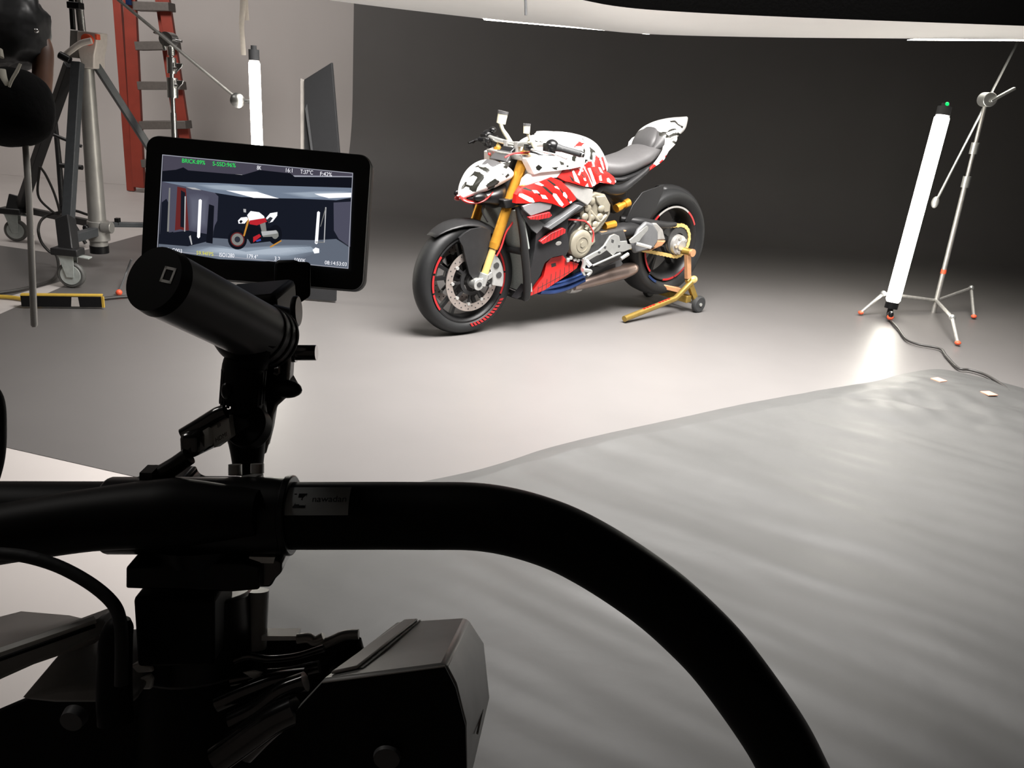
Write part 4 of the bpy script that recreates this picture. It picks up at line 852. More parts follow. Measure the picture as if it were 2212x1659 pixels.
# --- red ladder against the white wall
LY = 8.3
LD = thing('step_ladder', 'tall red fibreglass step ladder against the white wall', 'ladder', (-3.6, LY, 0))
def rail(pts, w, name='rail', m='ladder_red', y=LY, d=.05):
    P = [V(q) for q in pts]; b = MB(); b.beam(P[0], P[1], w, d, up=(0, 1, 0)); return b.build(name, m, LD, bevel=.006)
e0 = [(-3.9169,8.3,2.1925),(-3.9167,8.3,.006)]; rail(e0, .075)
e0 = [(-3.7675,8.25,2.1963),(-3.8126,8.25,.0515)]; rail(e0, .115)
e0 = [(-3.5136,8.3,2.0721),(-3.2793,8.3,-.1367)]; rail(e0, .105)
e0 = [(-3.5945,8.36,2.0738),(-3.393,8.36,-.0854)]; rail(e0, .04)
STP = [[(-3.7479,8.3,1.6921),(-3.4124,8.3,1.71)], [(-3.751,8.3,1.3501),(-3.3791,8.3,1.3871)], [(-3.754,8.3,1.0019),(-3.346,8.3,1.0341)], [(-3.7615,8.3,.6427),(-3.3111,8.3,.683)], [(-3.7684,8.3,.2858),(-3.2754,8.3,.317)]]
for q in STP:
    a, c = V(q[0]), V(q[1]); b = MB(); b.beam(a, c, .16, .075, up=(0, 0, 1)); b.build('step', 'ladder_step', LD, bevel=.005)
b = MB(); q = V([(-3.7676,8.2,1.7245)][0]); b.box(q, (.05, .02, .06)); b.build('label_sticker', 'titanium_blue', LD)
# --- heavy crank stand
CY = 5.05
top = V([(-2.6033,5.05,1.3651)][0]); bot = V([(-2.6098,5.05,.1489)][0])
CK = thing('crank_stand', 'heavy wheeled crank stand with silver column and black legs at the left', 'light stand', (bot.x, bot.y, .003))
c1 = V([(-2.5947,5.05,1.1734)][0])
MB().tube([c1, bot], [.042, .052], 28, smooth=False).build('column', 'alu_grey', CK)
MB().cyl(bot, bot - V((0, 0, .045)), .055, n=28).build('column_foot', 'black_satin', CK)
up_ = V([(-2.6075,5.05,1.6742)][0]); b = MB(); b.cyl(c1, up_, .022, n=20); b.build('riser_tube', 'chrome', CK)
MB().cyl(V([(-2.6339,5.02,1.3755)][0]), V([(-2.6256,5.02,1.6692)][0]), .014, n=14).build('side_tube', 'black_satin', CK)
b = MB(); q = V([(-2.5981,5,1.5009)][0]); b.box(q, (.07, .06, .035)); b.build('tube_clamp', 'black_satin', CK, bevel=.004)
gb = [V(q) for q in [(-2.5925,4.98,1.3714),(-2.4807,4.98,1.3704),(-2.4894,4.98,1.3023),(-2.5074,4.98,1.2474),(-2.5138,4.98,1.1758),(-2.5771,4.98,1.1757),(-2.5951,4.98,1.2357),(-2.5993,4.98,1.301)]]
gx = MB().prism(gb, (0, .13, 0)).build('gear_box', 'alu_beige', CK, bevel=.006)
MB().prism([V(q) for q in [(-2.6419,5,1.3736),(-2.5976,5,1.3722),(-2.6091,5,1.2255),(-2.6618,5,1.2263)]], (0, .11, 0)).build('gear_cover', 'alu_grey', gx, bevel=.004)
b = MB(); q = V([(-2.5237,4.97,1.3281)][0]); b.cyl(q, q + V((0, -.03, 0)), .030, n=20); b.build('crank_hub', 'orange', gx); q2 = V([(-2.4727,4.97,1.3465)][0]); MB().box(q2, (.014, .04, .03)).build('red_knob', 'orange', gx, bevel=.004)
ca = [V(q) for q in [(-2.4883,4.93,1.324),(-2.5495,4.93,1.3049),(-2.6133,4.93,1.2615),(-2.6471,4.93,1.2347)]]; MB().tube(ca, .0105, 10, flat=1.6).build('crank_arm', 'alu_beige', gx)
b = MB(); b.cyl([(-2.6618,4.9,1.2373)][0], [(-2.6024,4.9,1.2106)][0], .021, n=18); b.build('crank_grip', 'black_satin', gx, bevel=.004)
fl1 = V([(-2.5267,4.5599,0)][0]); fl2 = V([(-3.4715,5.6252,0)][0])
m1 = V([(-2.598,4.68,.2686)][0]); m2 = V([(-3.4542,5.66,.2082)][0]); m3 = V([(-2.1478,5.4,.3071)][0])
tl1 = V([(-2.5878,4.95,1.2036)][0]); tl2 = V([(-2.7109,5.1,1.1856)][0]); tl3 = V([(-2.5364,5.05,1.198)][0])
MB().beam(tl1, m1, .055, .05).build('leg', 'leg_grey', CK, bevel=.004)
MB().beam(tl2, m2, .06, .05).build('leg', 'leg_black', CK, bevel=.004)
MB().beam(tl3, m3, .045, .04).build('leg', 'leg_grey', CK, bevel=.004)
def tribr(a, c, w=.045, m='leg_black'): return MB().beam(a, c, w, w).build('brace', m, CK, bevel=.003)
hubc = V([(-2.6046,5.05,.2406)][0])
tribr(hubc, m1 + V((.0, .0, -.02)), .05, 'leg_grey'); tribr(hubc + V((0, .02, .03)), m2 + V((.04, 0, .01)), .04); tribr(hubc + V((.02, 0, .04)), V([(-2.3346,5.2,.2741)][0]), .03, 'leg_grey')
b = MB(); b.cyl(hubc - V((0, 0, .06)), hubc + V((0, 0, .06)), .062, n=28); b.cyl(hubc + V((.04, -.03, .03)), hubc + V((.1, -.03, .03)), .035, n=18); hb = b.build('hub_collar', 'alu_grey', CK, bevel=.003)
b = MB(); b.box(V([(-2.507,5.1,.2978)][0]), (.025, .03, .04)); b.ball(hubc + V((-.05, -.05, .02)), .02, u=12, v=8); b.build('hub_knob', 'black_satin', hb)
def caster(fl, leg, face, sp=True):
    fl = V(fl); q = V((fl.x, fl.y, .003 + .075)); yaw = Matrix.Rotation(face, 3, 'Z'); ax = yaw @ V((0, 1, 0))
    b = MB(); tp = V((leg.x, leg.y, leg.z)); b.beam(tp + V((0, 0, .10)), V((q.x, q.y, .20)), .085, .07, up=(0, 1, 0)); b.box(V((q.x - .01, q.y, .21)), (.15, .09, .04)); ft = b.build('leg_bracket', 'leg_black', CK, bevel=.006)
    w = MB().lathe([(.02, -.014), (.055, -.018), (.066, -.018), (.074, -.010), (.075, 0), (.074, .010), (.066, .018), (.055, .018), (.02, .014)], q, ax, 40).build('caster_wheel', 'caster_tyre', ft)
    b = MB(); b.lathe([(0, -.021), (.054, -.0215), (.056, -.016), (.056, .016), (.054, .0215), (0, .021)], q, ax, 36); b.build('caster_disc', 'caster_grey', w)
    b = MB(); d = yaw @ V((1, 0, 0)); p0 = V((q.x, q.y, .19)) - d * .025
    for s in (1, -1):
        pl_ = [p0 - d * .03, p0 + d * .055, q + d * .022 + V((0, 0, -.012)), q - d * .018 + V((0, 0, -.012))]
        b.prism([x + ax * (.026 * s) for x in pl_], ax * (.004 * s))
    b.box(p0 + d * .01, (.085, .06, .008), yaw); b.beam(p0 + d * .02 + V((0, 0, .004)), p0 + d * .135 + V((0, 0, -.012)), .05, .008); b.build('caster_fork', 'caster_grey', ft, bevel=.002)
caster(fl1, m1, 0.1); caster(fl2, m2, .2)
MB().tube([(-3.0136,5.2,.5762),(-3.0443,5.2,.405),(-2.9864,5.2,.324),(-2.9225,5.2,.2947),(-2.9391,5.2,.4136),(-2.9793,5.2,.5232),(-3.0084,5.2,.571)], .0075, 8).build('cable_loop', 'cable_black', CK)
tag(MB().tube([*[(-2.7408,5.2,.304),(-2.8264,5.2,.3228),(-2.9154,5.2,.3068),(-3.0222,5.2,.2633)], *[(-2.947,5,.2369),(-2.9416,5,.1583),(-2.8998,5,.0992),(-2.854,5,.0744)], *[(-2.7731,4.8608,.015),(-2.6883,4.636,.015),(-2.6969,4.5006,.015),(-2.7372,4.3494,.015),(-2.8547,4.1788,.015)]], .0085, 8).build('floor_cable', 'cable_black'), 'black cable looping from the crank stand down to the floor', 'cable')
# second thin black stand behind the crank stand
BSx = V([(-3.1669,5.7,.8789)][0]); bx2 = V([(-3.1213,5.6,.1973)][0])
B2 = thing('light_stand', 'thin black light stand behind the crank stand legs', 'light stand', (bx2.x, bx2.y, .003))
MB().tube([BSx, V([(-3.1409,5.65,.5425)][0]), bx2], [.014, .018, .02], 12, smooth=False).build('column', 'leg_black', B2)
b = MB(); b.cyl([(-3.1596,5.6,.7459)][0], [(-2.9531,5.6,.6776)][0], .011); b.build('cross_arm', 'leg_black', B2)
b = MB(); b.cyl([(-3.1076,5.6,.5434)][0], [(-2.9599,5.6,.5405)][0], .016); b.build('brace', 'leg_black', B2)
q = V((bx2.x, bx2.y, .03)); MB().cyl(bx2, q, .018).build('lower_column', 'leg_black', B2)
for e in ((.12, .03), (-.06, .10), (.05, .13)): MB().cyl(q + V((0, 0, .25)), q + V((*e, -.005)), .012).build('leg', 'leg_black', B2)
# --- flat black case on the floor with yellow trim
cz = [(-2.4633,4.0971,.012),(-2.1725,4.1858,.012)]; p0, p1 = V(cz[0]), V(cz[1]); dx = (p1 - p0); bk_ = V((-dx.y, dx.x, 0)).normalized() * .035
CB = thing('floor_block', 'long flat black block with yellow trim and pale label on the floor below the caster', 'block', ((p0 + p1) / 2))
p0 = p0 - dx * .25
MB().prism([p0, p1, p1 + bk_, p0 + bk_], (0, 0, .058)).build('body', 'black_satin', CB, bevel=.003)
b = MB(); h = V((0, 0, .058)); b.prism([p0 + h, p1 + h, p1 + bk_ + h, p0 + bk_ + h], (0, 0, .006)); b.beam(p1 + V((.004, 0, 0)), p1 + h + V((.004, 0, 0)), .008, .012); b.build('yellow_trim', 'yellow', CB)
m_ = p0.lerp(p1, .66); u_ = dx.normalized(); b = MB(); b.prism([m_ - u_ * .02 - bk_ * .02 + V((0, 0, .004)), m_ + u_ * .02 - bk_ * .02 + V((0, 0, .004)), m_ + u_ * .016 - bk_ * .02 + V((0, 0, .054)), m_ - u_ * .014 - bk_ * .02 + V((0, 0, .054))], -bk_ * .01); b.build('label', 'foam_white', CB)
tag(MB().tube([(-2.7773,4.2106,.014),(-2.6862,4.2222,.014),(-2.6052,4.2095,.014),(-2.5579,4.1954,.014),(-2.4926,4.1576,.014)], .011, 8).build('yellow_cable', 'yellow'), 'yellow cable on the white floor at the left edge', 'cable')
tag(MB().tube([(-2.2507,4.3447,.014),(-2.2035,4.3935,.014),(-2.1575,4.4315,.014),(-2.0971,4.4973,.014)], .009, 8).build('floor_cable', 'cable_black'), 'short dark cable on the floor right of the yellow-trimmed block', 'cable')
b = MB(); b.tube([*[(-2.2244,4.4707,.02),(-2.2761,4.6131,.02)], *[(-2.3105,4.75,.0581),(-2.271,4.75,.1492)]], .006, 8); o = b.build('thin_stand_leg', 'dark_grey'); tag(o, 'thin stand leg with orange foot beside the black grip cylinder', 'stand leg'); MB().ball([(-2.2258,4.4787,.018)][0], .018, u=10, v=8).build('foot_cap', 'orange', o)
# --- bag and pole hanging at the left edge
HB = thing('hanging_bag', 'black rounded bag with pale strap and crumpled dark wrapping at the upper left edge', 'bag', [(-1.3036,2.1462,1.0327)][0])
def blob(pts, dpt, rad, name, m, nz=.0, ns=9, flat=.6, label=None):
    b = MB(); c = V(pts[0]); b.ball((0, 0, 0), 1, (1, 1, 1), 36, 24)
    RX, RZ = V(pts[1]) - c, V(pts[2]) - c; RY = RX.cross(RZ).normalized() * rad
    for v in b.bm.verts:
        q = v.co.copy(); 
        q = V((math.copysign(abs(q.x) ** .85, q.x), q.y, math.copysign(abs(q.z) ** .8, q.z)))
        k = 1 + nz * noise.noise(q * ns * .3) + nz * .6 * noise.noise(q * ns)
        v.co = c + (RX * q.x + RZ * q.z + RY * q.y) * k
    return b.build(name, m, HB, ang=70, label=label)
blob([(-1.3205,2.1763,1.1175),(-1.2157,2.1792,1.1258),(-1.3286,2.2083,1.2075)], 2.1, .085, 'bag_body', 'black_fabric', .03, 4)
blob([(-1.4135,2.3707,1.3063),(-1.3196,2.3717,1.309),(-1.4173,2.4055,1.4041)], 2.2, .09, 'crumpled_wrap', 'foil_black', .10, 9, label='crumpled dark grey wrapping')
b = MB(); b.tube([(-1.3484,2.3909,1.3034),(-1.3331,2.3746,1.2574),(-1.3291,2.3538,1.1988),(-1.3268,2.3245,1.1165)], [.020, .026, .026, .024], 16); b.build('leather_panel', 'leather_brown', HB, label='brown leather side')
b = MB(); b.tube([(-1.242,2.1083,1.2247),(-1.2493,2.1017,1.2062),(-1.2588,2.0951,1.1876),(-1.264,2.089,1.1703)], [.008, .010, .009, .007], 8, flat=.4); b.tube([(-1.2875,2.1025,1.2085),(-1.2791,2.096,1.1902),(-1.2688,2.0903,1.1742)], [.011, .008, .006], 8, flat=.4); b.tube([(-1.2938,2.1188,1.2543),(-1.2888,2.1122,1.2357)], .009, 8, flat=.5); b.build('strap', 'webbing', HB, label='pale webbing strap')
b = MB(); b.ball([(-1.2715,2.2429,1.3048)][0], .006, u=10, v=8); b.build('buckle', 'chrome', HB)
pp = [(-1.2868,2.1682,1.035),(-1.2654,2.1204,.9006),(-1.2257,2.0137,.6003)]; tag(MB().tube([V(pp[0]), V(pp[1]), V(pp[2]), V(pp[2]) + (V(pp[2]) - V(pp[1])).normalized() * .006], [.008, .008, .0082, .005], 16, smooth=False).build('metal_rod', 'alu_grey'), 'grey metal rod hanging down below the black bag at the left edge', 'rod')
# ================================================================ foreground: gimbal ring handle, monitor, camera
HD = .45
GB = thing('gimbal_rig', 'black gimbal rig with large curved ring handlebar in the foreground', 'camera gimbal', [(-.1594,.3765,.9505)][0])
RP = [(-.3,.3918,1.0236),(-.1952,.3947,1.0316),(-.1103,.397,1.0381),(-.0454,.3988,1.0432),(-.0079,.3995,1.0452),(.0239,.3979,1.0406),(.0511,.3945,1.0312),(.0827,.3888,1.015),(.1068,.383,.9986),(.128,.3765,.9804),(.1562,.3653,.949),(.1724,.3568,.925),(.1914,.3461,.8947)]
MB().tube(RP, .0182, 32, per=10).build('ring_handlebar', 'black_matte', GB, ang=60)
b = MB(); P = [(-.2112,.3942,1.0303),(-.1118,.3969,1.038)]; b.cyl(P[0], P[1], .0208, n=32); cl_ = b.build('bar_clamp', 'black_satin', GB, bevel=.0015)
b = MB(); P = [(-.1158,.3969,1.0379),(-.1118,.397,1.0382)]; b.cyl(P[0], P[1], .0216, n=32); b.build('clamp_ring', 'black_satin', cl_, bevel=.0008)
b = MB(); b.tube([(-.1261,.3837,1.0455),(-.1695,.3825,1.042),(-.2126,.3801,1.0354),(-.2555,.3766,1.0256),(-.2887,.3737,1.0173)], [.012, .0185, .0165, .016, .016], 24); b.build('side_arm', 'black_matte', GB)
# grey label wrapped on the bar
P = [V(q) for q in [(-.1123,.3969,1.0379),(-.0789,.3979,1.0406)]]; ax = (P[1] - P[0]).normalized(); upv = V((0, -.05, 1)); upv = (upv - ax * upv.dot(ax)).normalized(); fwd_ = ax.cross(upv); 
if fwd_.y > 0: fwd_ = -fwd_
def onbar(s, a, r=.01835): return P[0] + (P[1] - P[0]) * s + (upv * cos(a) + fwd_ * sin(a)) * r
b = MB(); b.loft([[onbar(s, radians(a)) for s in (0, .25, .5, .75, 1)] for a in range(4, 62, 6)], closed=False); lb = b.build('bar_label', 'label_grey', GB)
def text_on(txt, size, fn, name, m, par, sx=1):
    me = text_mesh(txt, size); w = max(v.co.x for v in me.vertices)
    for v in me.vertices: v.co = fn(v.co.x * sx, v.co.y) - ORG.get(par, V())
    me.materials.clear(); me.materials.append(M[m]); o = bpy.data.objects.new(name, me); COL.objects.link(o); o.parent = par; ORG[o] = ORG[par]; me.name = name; return o
LW = (P[1] - P[0]).length
b = MB()
for poly in ([(.13, 20), (.17, 20), (.17, 40), (.23, 40), (.23, 46), (.13, 46)], [(.20, 20), (.33, 20), (.33, 25), (.27, 46), (.30, 46), (.33, 40), (.33, 46), (.22, 46), (.26, 28), (.20, 28)]):
    b.face([b.bm.verts.new(onbar(s, radians(a), .0185)) for s, a in poly])
b.build('label_logo', 'black_satin', lb)
text_on('nawadan', .0052, lambda x, y: onbar(.42 + x / LW, radians(31) - y / .0185, .0185), 'label_text', 'black_satin', lb)
# mounting block on top of the bar
b = MB(); b.prism([(-.2097,.4148,1.0284),(-.2028,.4187,1.0394),(-.1978,.4193,1.0413),(-.1923,.4207,1.0451),(-.1875,.4222,1.0492),(-.1737,.4227,1.0506),(-.1715,.4213,1.0468),(-.168,.4209,1.0456),(-.1484,.4214,1.0471),(-.1461,.4207,1.0451),(-.1352,.4209,1.0457),(-.1331,.4167,1.0338)], (0, -.028, 0)); b.build('mount_block', 'black_satin', GB, bevel=.002)
MB().prism([(-.1454,.4143,1.0509),(-.1332,.4152,1.0535),(-.1326,.4138,1.0495),(-.1452,.4134,1.0485)], (0, -.02, 0)).build('top_plate', 'cam_grey', GB, bevel=.001)
for q0, q1 in (([(-.1467,.4079,1.0538),(-.1472,.4098,1.0593)]), ([(-.1347,.4086,1.0557),(-.1351,.4103,1.0605)])):
    MB().cyl(q0, q1, .0036 if 1 else 0, n=18).build('bolt', 'silver_rough', GB)
MB().prism([(-.1927,.4039,1.0576),(-.1862,.4041,1.0581),(-.1859,.4028,1.0544),(-.1924,.4026,1.0538)], (0, -.01, 0)).build('small_block', 'black_satin', GB)
# pan motor and plates below the bar
b = MB(); b.cyl([(-.1629,.3987,1.0131)][0], [(-.1621,.3957,1.0047)][0], .026, .022, n=32); b.build('neck', 'black_satin', GB)
b = MB(); b.prism([(-.1956,.3766,1.0105),(-.1776,.3772,1.0121),(-.1766,.3779,1.0143),(-.1326,.3792,1.0178),(-.1251,.3785,1.0161),(-.1241,.3745,1.0046),(-.1386,.3736,1.0023),(-.1947,.3727,.9997)], (0, .05, 0)); b.build('release_plate', 'black_satin', GB, bevel=.0012)
b = MB(); b.prism([(-.1324,.3843,1.0172),(-.117,.3846,1.0182),(-.1149,.3841,1.0167),(-.1144,.3821,1.0111),(-.1176,.3809,1.0076),(-.1197,.3793,1.0032),(-.131,.379,1.0023)], (0, .02, 0)); b.build('release_lever', 'black_gloss', GB, bevel=.0015)
MB().prism([(-.1321,.3837,1.0185),(-.1183,.384,1.0193),(-.119,.3829,1.0162),(-.1319,.3826,1.0155)], (0, .012, .0005)).build('lever_plate', 'silver', GB)
b = MB(); P = [(-.1676,.3986,.9828),(-.1626,.3838,.9412)]; b.cyl(P[0], P[1], .0305, n=40); mt = b.build('pan_motor', 'black_satin', GB, bevel=.002)
b = MB(); b.prism([(-.1884,.367,.9984),(-.1459,.3678,1.0009),(-.143,.3562,.9681),(-.183,.3549,.9645)], (0, .03, 0)); b.build('motor_cover', 'black_matte', mt, bevel=.002)
b = MB(); b.cyl([(-.135,.4042,.9838)][0], [(-.1338,.3932,.9526)][0], .0065, n=20); b.build('side_post', 'cam_grey', GB)
b = MB(); b.cyl([(-.1702,.4028,.9351)][0], [(-.1658,.3907,.8711)][0], .032, .04, n=32); b.build('lower_column', 'black_matte', GB)
b = MB(); q = V([(-.1667,.3944,.8815)][0]); b.cyl(q, (q.x, q.y, .06), .035, n=28); b.cyl((q.x, q.y, .06), (q.x, q.y, .0), .22, .24, n=40); b.build('pedestal_column', 'black_matte', GB)
# --- monitor mount: knuckle, forked plate, grip cylinder
MM = thing('monitor_mount', 'black articulated monitor mount with thick grip cylinder pointing at the viewer', 'monitor mount', [(-.1523,.4481,1.0326)][0])
b = MB()
for q in ([(-.1319,.4737,1.1047),(-.1345,.4711,1.0972),(-.1343,.4679,1.0882),(-.1403,.4694,1.0925),(-.1407,.471,1.0969),(-.1419,.4716,1.0987),(-.139,.4733,1.1034)], [(-.1499,.472,1.0999),(-.139,.4733,1.1034),(-.1419,.4716,1.0987),(-.1435,.4711,1.0973),(-.143,.4693,1.0923),(-.1491,.4691,1.0918)], [(-.1491,.4691,1.0918),(-.143,.4693,1.0923),(-.1416,.4691,1.0916),(-.1403,.4694,1.0925),(-.1343,.4679,1.0882),(-.1311,.4663,1.0838),(-.133,.4649,1.0799),(-.1409,.4628,1.074),(-.1426,.4609,1.0686),(-.1434,.4572,1.0583),(-.1452,.4535,1.0477),(-.1515,.4508,1.0401),(-.1583,.4498,1.0374),(-.1608,.46,1.0662),(-.1571,.4676,1.0875)]): b.prism(q, (0, .012, 0))
fr = b.build('fork_plate', 'black_satin', MM)
b = MB(); b.tube([(-.1334,.4682,1.104),(-.133,.4634,1.0905),(-.1301,.4616,1.0855),(-.139,.4584,1.0765),(-.1407,.4564,1.0709),(-.1411,.4527,1.0605),(-.1432,.4489,1.0499),(-.1503,.4463,1.0425)], .0012, 8, smooth=False); b.build('plate_rim_highlight', 'silver_rough', fr)  # pale tube paints the highlight along the black plate's edge
b = MB(); b.tube([(-.1399,.4692,1.0979),(-.1394,.4675,1.0932),(-.1407,.4672,1.0923),(-.1428,.4674,1.093)], .0006, 6, smooth=False); b.build('slot_rim_highlight', 'silver_rough', fr)  # pale line paints the highlight around the slot
b = MB(); P = [(-.1555,.4603,1.1117),(-.1558,.4499,1.0823)]; b.tube([(-.1552,.4603,1.1117),(-.1552,.4571,1.1028),(-.1564,.4553,1.0976),(-.1558,.4499,1.0823),(-.1565,.448,1.0772)], [.020, .0125, .0125, .012, .0118], 28); b.build('knuckle_post', 'black_matte', MM)
b = MB(); P = [(-.1552,.4527,1.0992),(-.155,.4464,1.0814)]
b.cyl(P[0], P[1], .0122, n=30)
a0, a1 = V(P[0]), V(P[1])
for k in range(26):
    t = 2 * pi * k / 26; d_ = V((cos(t), sin(t), 0)); b.beam(a0 + d_ * .0122, a1 + d_ * .0122, .0016, .0010, up=d_)
b.build('ribbed_collar', 'black_matte', MM)
MB().ball([(-.1602,.437,1.091)][0], .0032, (1, 1, 1.6), 12, 8).build('locking_ear', 'black_satin', MM); MB().ball([(-.1315,.4542,1.0887)][0], .0050, (1.9, 1, 1.1), 16, 10).build('locking_ear', 'black_satin', MM)
b = MB(); b.cyl([(-.1501,.4364,1.0714)][0], [(-.1475,.443,1.066)][0], .0125, n=36)
b.build('knurled_disc', 'black_matte', MM, bevel=.001)
b = MB(); b.tube([(-.1581,.4526,1.0752),(-.1544,.4491,1.0652),(-.1524,.4455,1.0551),(-.1504,.4396,1.0385)], [.015, .013, .0105, .008], 24); b.build('lower_knuckle', 'black_matte', MM)
# grip cylinder
G0, G1 = V([(-.1777,.4029,1.1593)][0]), V([(-.1447,.4759,1.1108)][0]); ga = (G1 - G0).normalized()
gc = MB().cyl(G0, G1, .0172, .0176, n=48).build('grip_cylinder', 'black_anodized', MM)
b = MB(); b.cyl(G0 - ga * .0065, G0 + ga * .0005, .0168, .0177, n=48); b.build('end_cap', 'black_matte', gc)
b = MB(); q = G0 - ga * .0068; X_ = V((0, 0, 1)).cross(ga).normalized(); Z_ = ga.cross(X_)
cx_ = q - X_ * -.0082 + Z_ * .003 if 0 else q
def capq(u, v): return q + X_ * u + Z_ * v
sgn = 1 if (V(CM[0][:1] + [0, 0]).x * X_.x) > 0 else -1
def fr_(u0, v0, u1, v1): b.prism([capq(sgn * u0, v0), capq(sgn * u1, v0), capq(sgn * u1, v1), capq(sgn * u0, v1)], ga * .0004)
for r_ in ((.0045, -.0008, .0120, .0006), (.0045, .0060, .0120, .0074), (.0045, -.0008, .0058, .0074), (.0107, -.0008, .0120, .0074)): fr_(*r_)
b.build('cap_sticker', 'label_light', gc)
b = MB()
for f in (.86, .93, .985): b.cyl(G0.lerp(G1, f - .012), G0.lerp(G1, f), .0182, n=44)
b.build('grip_band', 'black_matte', gc)
b = MB(); P = [(-.1371,.4784,1.1028),(-.1321,.4785,1.1032)]; b.cyl(P[0], P[1], .0058, n=20); P = [(-.1332,.4785,1.1031),(-.1198,.4789,1.1042)]; b.cyl(P[0], P[1], .0045, n=24); P2 = [(-.1338,.4785,1.1031),(-.1198,.4789,1.1042)]; b.cyl(P2[0], P2[1], .0047, n=28); b.build('thumb_screw', 'black_gloss', MM)
b = MB(); P = [(-.1426,.511,1.12),(-.1391,.5111,1.1203)]; b.cyl(P[0], P[1], .0098, n=36); b.build('tilt_knob', 'black_satin', MM, bevel=.001)
b = MB(); b.prism([(-.1991,.5645,1.1213),(-.1561,.567,1.1283),(-.154,.5627,1.1163),(-.1549,.5573,1.1009),(-.1569,.5549,1.0941),(-.1582,.5496,1.0793),(-.1772,.548,1.0748),(-.1855,.5554,1.0955),(-.1995,.5593,1.1066)], (0, -.05, 0)); b.build('tilt_head', 'black_matte', MM, bevel=.004)
b = MB(); b.cyl([(-.1563,.5078,1.1111)][0], [(-.1422,.5071,1.1089)][0], .013, n=28); b.build('tilt_barrel', 'black_satin', MM)
b = MB(); b.prism([(-.1898,.629,1.1236),(-.1875,.6298,1.1258),(-.1734,.6303,1.1272),(-.1715,.6299,1.126),(-.1633,.63,1.1264),(-.1621,.6294,1.1248),(-.16,.6212,1.1017),(-.1704,.6186,1.0941),(-.1883,.6186,1.0944)], V([(-.1922,.6842,1.0998)][0]) - V([(-.1757,.6256,1.1139)][0])); b.build('monitor_bracket', 'black_matte', MM, bevel=.002)
# --- monitor
MT = Matrix([r_ for r_ in [[0.9973, -0.00422, 0.07333, -0.22474], [0.0718, 0.26661, -0.96113, 0.69623], [-0.0155, 0.9638, 0.26619, 1.14853]]] + [[0, 0, 0, 1]])
MO = thing('monitor', 'black on-camera monitor whose lit screen shows the motorcycle', 'monitor'); MO.matrix_world = MT; ORG[MO] = V()
MH = 0.1149
def rrect(w, h, r, z, n=8):
    out = []
    for cx, cy, a0 in ((w / 2 - r, h / 2 - r, 0), (-w / 2 + r, h / 2 - r, 90), (-w / 2 + r, -h / 2 + r, 180), (w / 2 - r, -h / 2 + r, 270)):
        for k in range(n + 1):
            a = radians(a0 + 90 * k / n); out.append((cx + r * cos(a), cy + r * sin(a), z))
    return out
hs = MB().loft([rrect(.181, MH - .004, .0085, -.022), rrect(.185, MH, .0105, -.020), rrect(.185, MH, .0105, -.004), rrect(.1838, MH - .0012, .010, -.002)]).build('housing', 'black_matte', MO, ang=30)
MB().loft([rrect(.1838, MH - .0012, .010, -.0021), rrect(.1828, MH - .0022, .0095, 0)]).build('front_glass', 'bezel', MO)
scr = [(-.0776,.0411),(.0773,.0401),(.0786,-.0386),(-.078,-.0368)]
PC = {}
def pc(k, c, s=1.0): emi('screen_' + k, c, s); PC[k] = len(PC)
SC = dict(base=(.045, .042, .062), ceil=(.065, .06, .085), black=(.006, .007, .012), silk=(.17, .21, .28), silk2=(.34, .40, .48), white=(1.0, 1.0, 1.05), floor=(.12, .14, .18), floor2=(.26, .31, .38), floor3=(.42, .48, .56), wall=(.075, .075, .11), wall2=(.12, .125, .17), dark=(.009, .011, .019), red=(.50, .02, .03), dred=(.13, .02, .02), gold=(.55, .25, .04), grey=(.22, .22, .21), lgrey=(.45, .45, .46), edge=(.35, .36, .42), green=(.02, .85, .12), yellow=(.75, .7, .05), blue=(.05, .08, .35), mid=(.03, .033, .045))
for k, c in SC.items(): pc(k, c)
b = MB(); zc = [.0004]
def sp_(k, pts, dz=.00004):
    zc[0] += dz; b.mi = PC[k]; P_ = [V((x, y, zc[0])) for x, y in pts]
    f = b.face([b.bm.verts.new(q) for q in P_])
def soft(k0, k1, pts, n=7):
    c = V((sum(p[0] for p in pts), sum(p[1] for p in pts))) / len(pts)
    for i in range(n):
        t = (i + 1) / n; key = k0 + k1 + str(i)
        if key not in PC: pc(key, [a + (b_ - a) * t for a, b_ in zip(SC[k0], SC[k1])])
        f = 1.0 - .42 * t; sp_(key, [c + (V(p) - c) * f for p in pts], .000012)
sp_('mid', scr)
# the live picture: shapes read from the screen
sp_('ceil', [(-.0774,.0411),(.0776,.0404),(.0776,.0378),(.0285,.0346),(.0259,.0359),(.001,.0364),(-.0126,.0312),(-.0131,.0315),(-.0432,.0301),(-.057,.0308),(-.061,.0329),(-.0668,.0304),(-.0775,.0284)])
sp_('lgrey', [(-.0461,.0297),(-.0414,.0297),(-.0414,.0286),(-.0461,.0285)]); sp_('lgrey', [(-.0299,.0306),(-.0245,.0307),(-.0131,.0313),(-.0131,.0307),(-.0254,.0296),(-.0299,.0296)])
sp_('edge', [(.0285,.0345),(.0775,.0382),(.0775,.0374),(.0286,.0333)])
sp_('black', [(-.0775,.0284),(-.0668,.0304),(-.061,.0329),(-.057,.0308),(-.0126,.031),(.001,.0364),(.0259,.0359),(.0301,.0332),(.0774,.0373),(.0778,.0285),(-.0033,.0237),(-.0329,.0225),(-.0774,.0199)])
sp_('wall', [(-.0775,.0199),(-.0346,.0159),(-.0314,.0117),(-.0313,-.0083),(-.0331,-.0125),(-.0347,-.0197),(-.0771,-.0213)])
soft('wall', 'wall2', [(-.0561,.0125),(-.0483,.0142),(-.0383,.0121),(-.0379,-.0159),(-.0505,-.02),(-.0536,-.0173)])
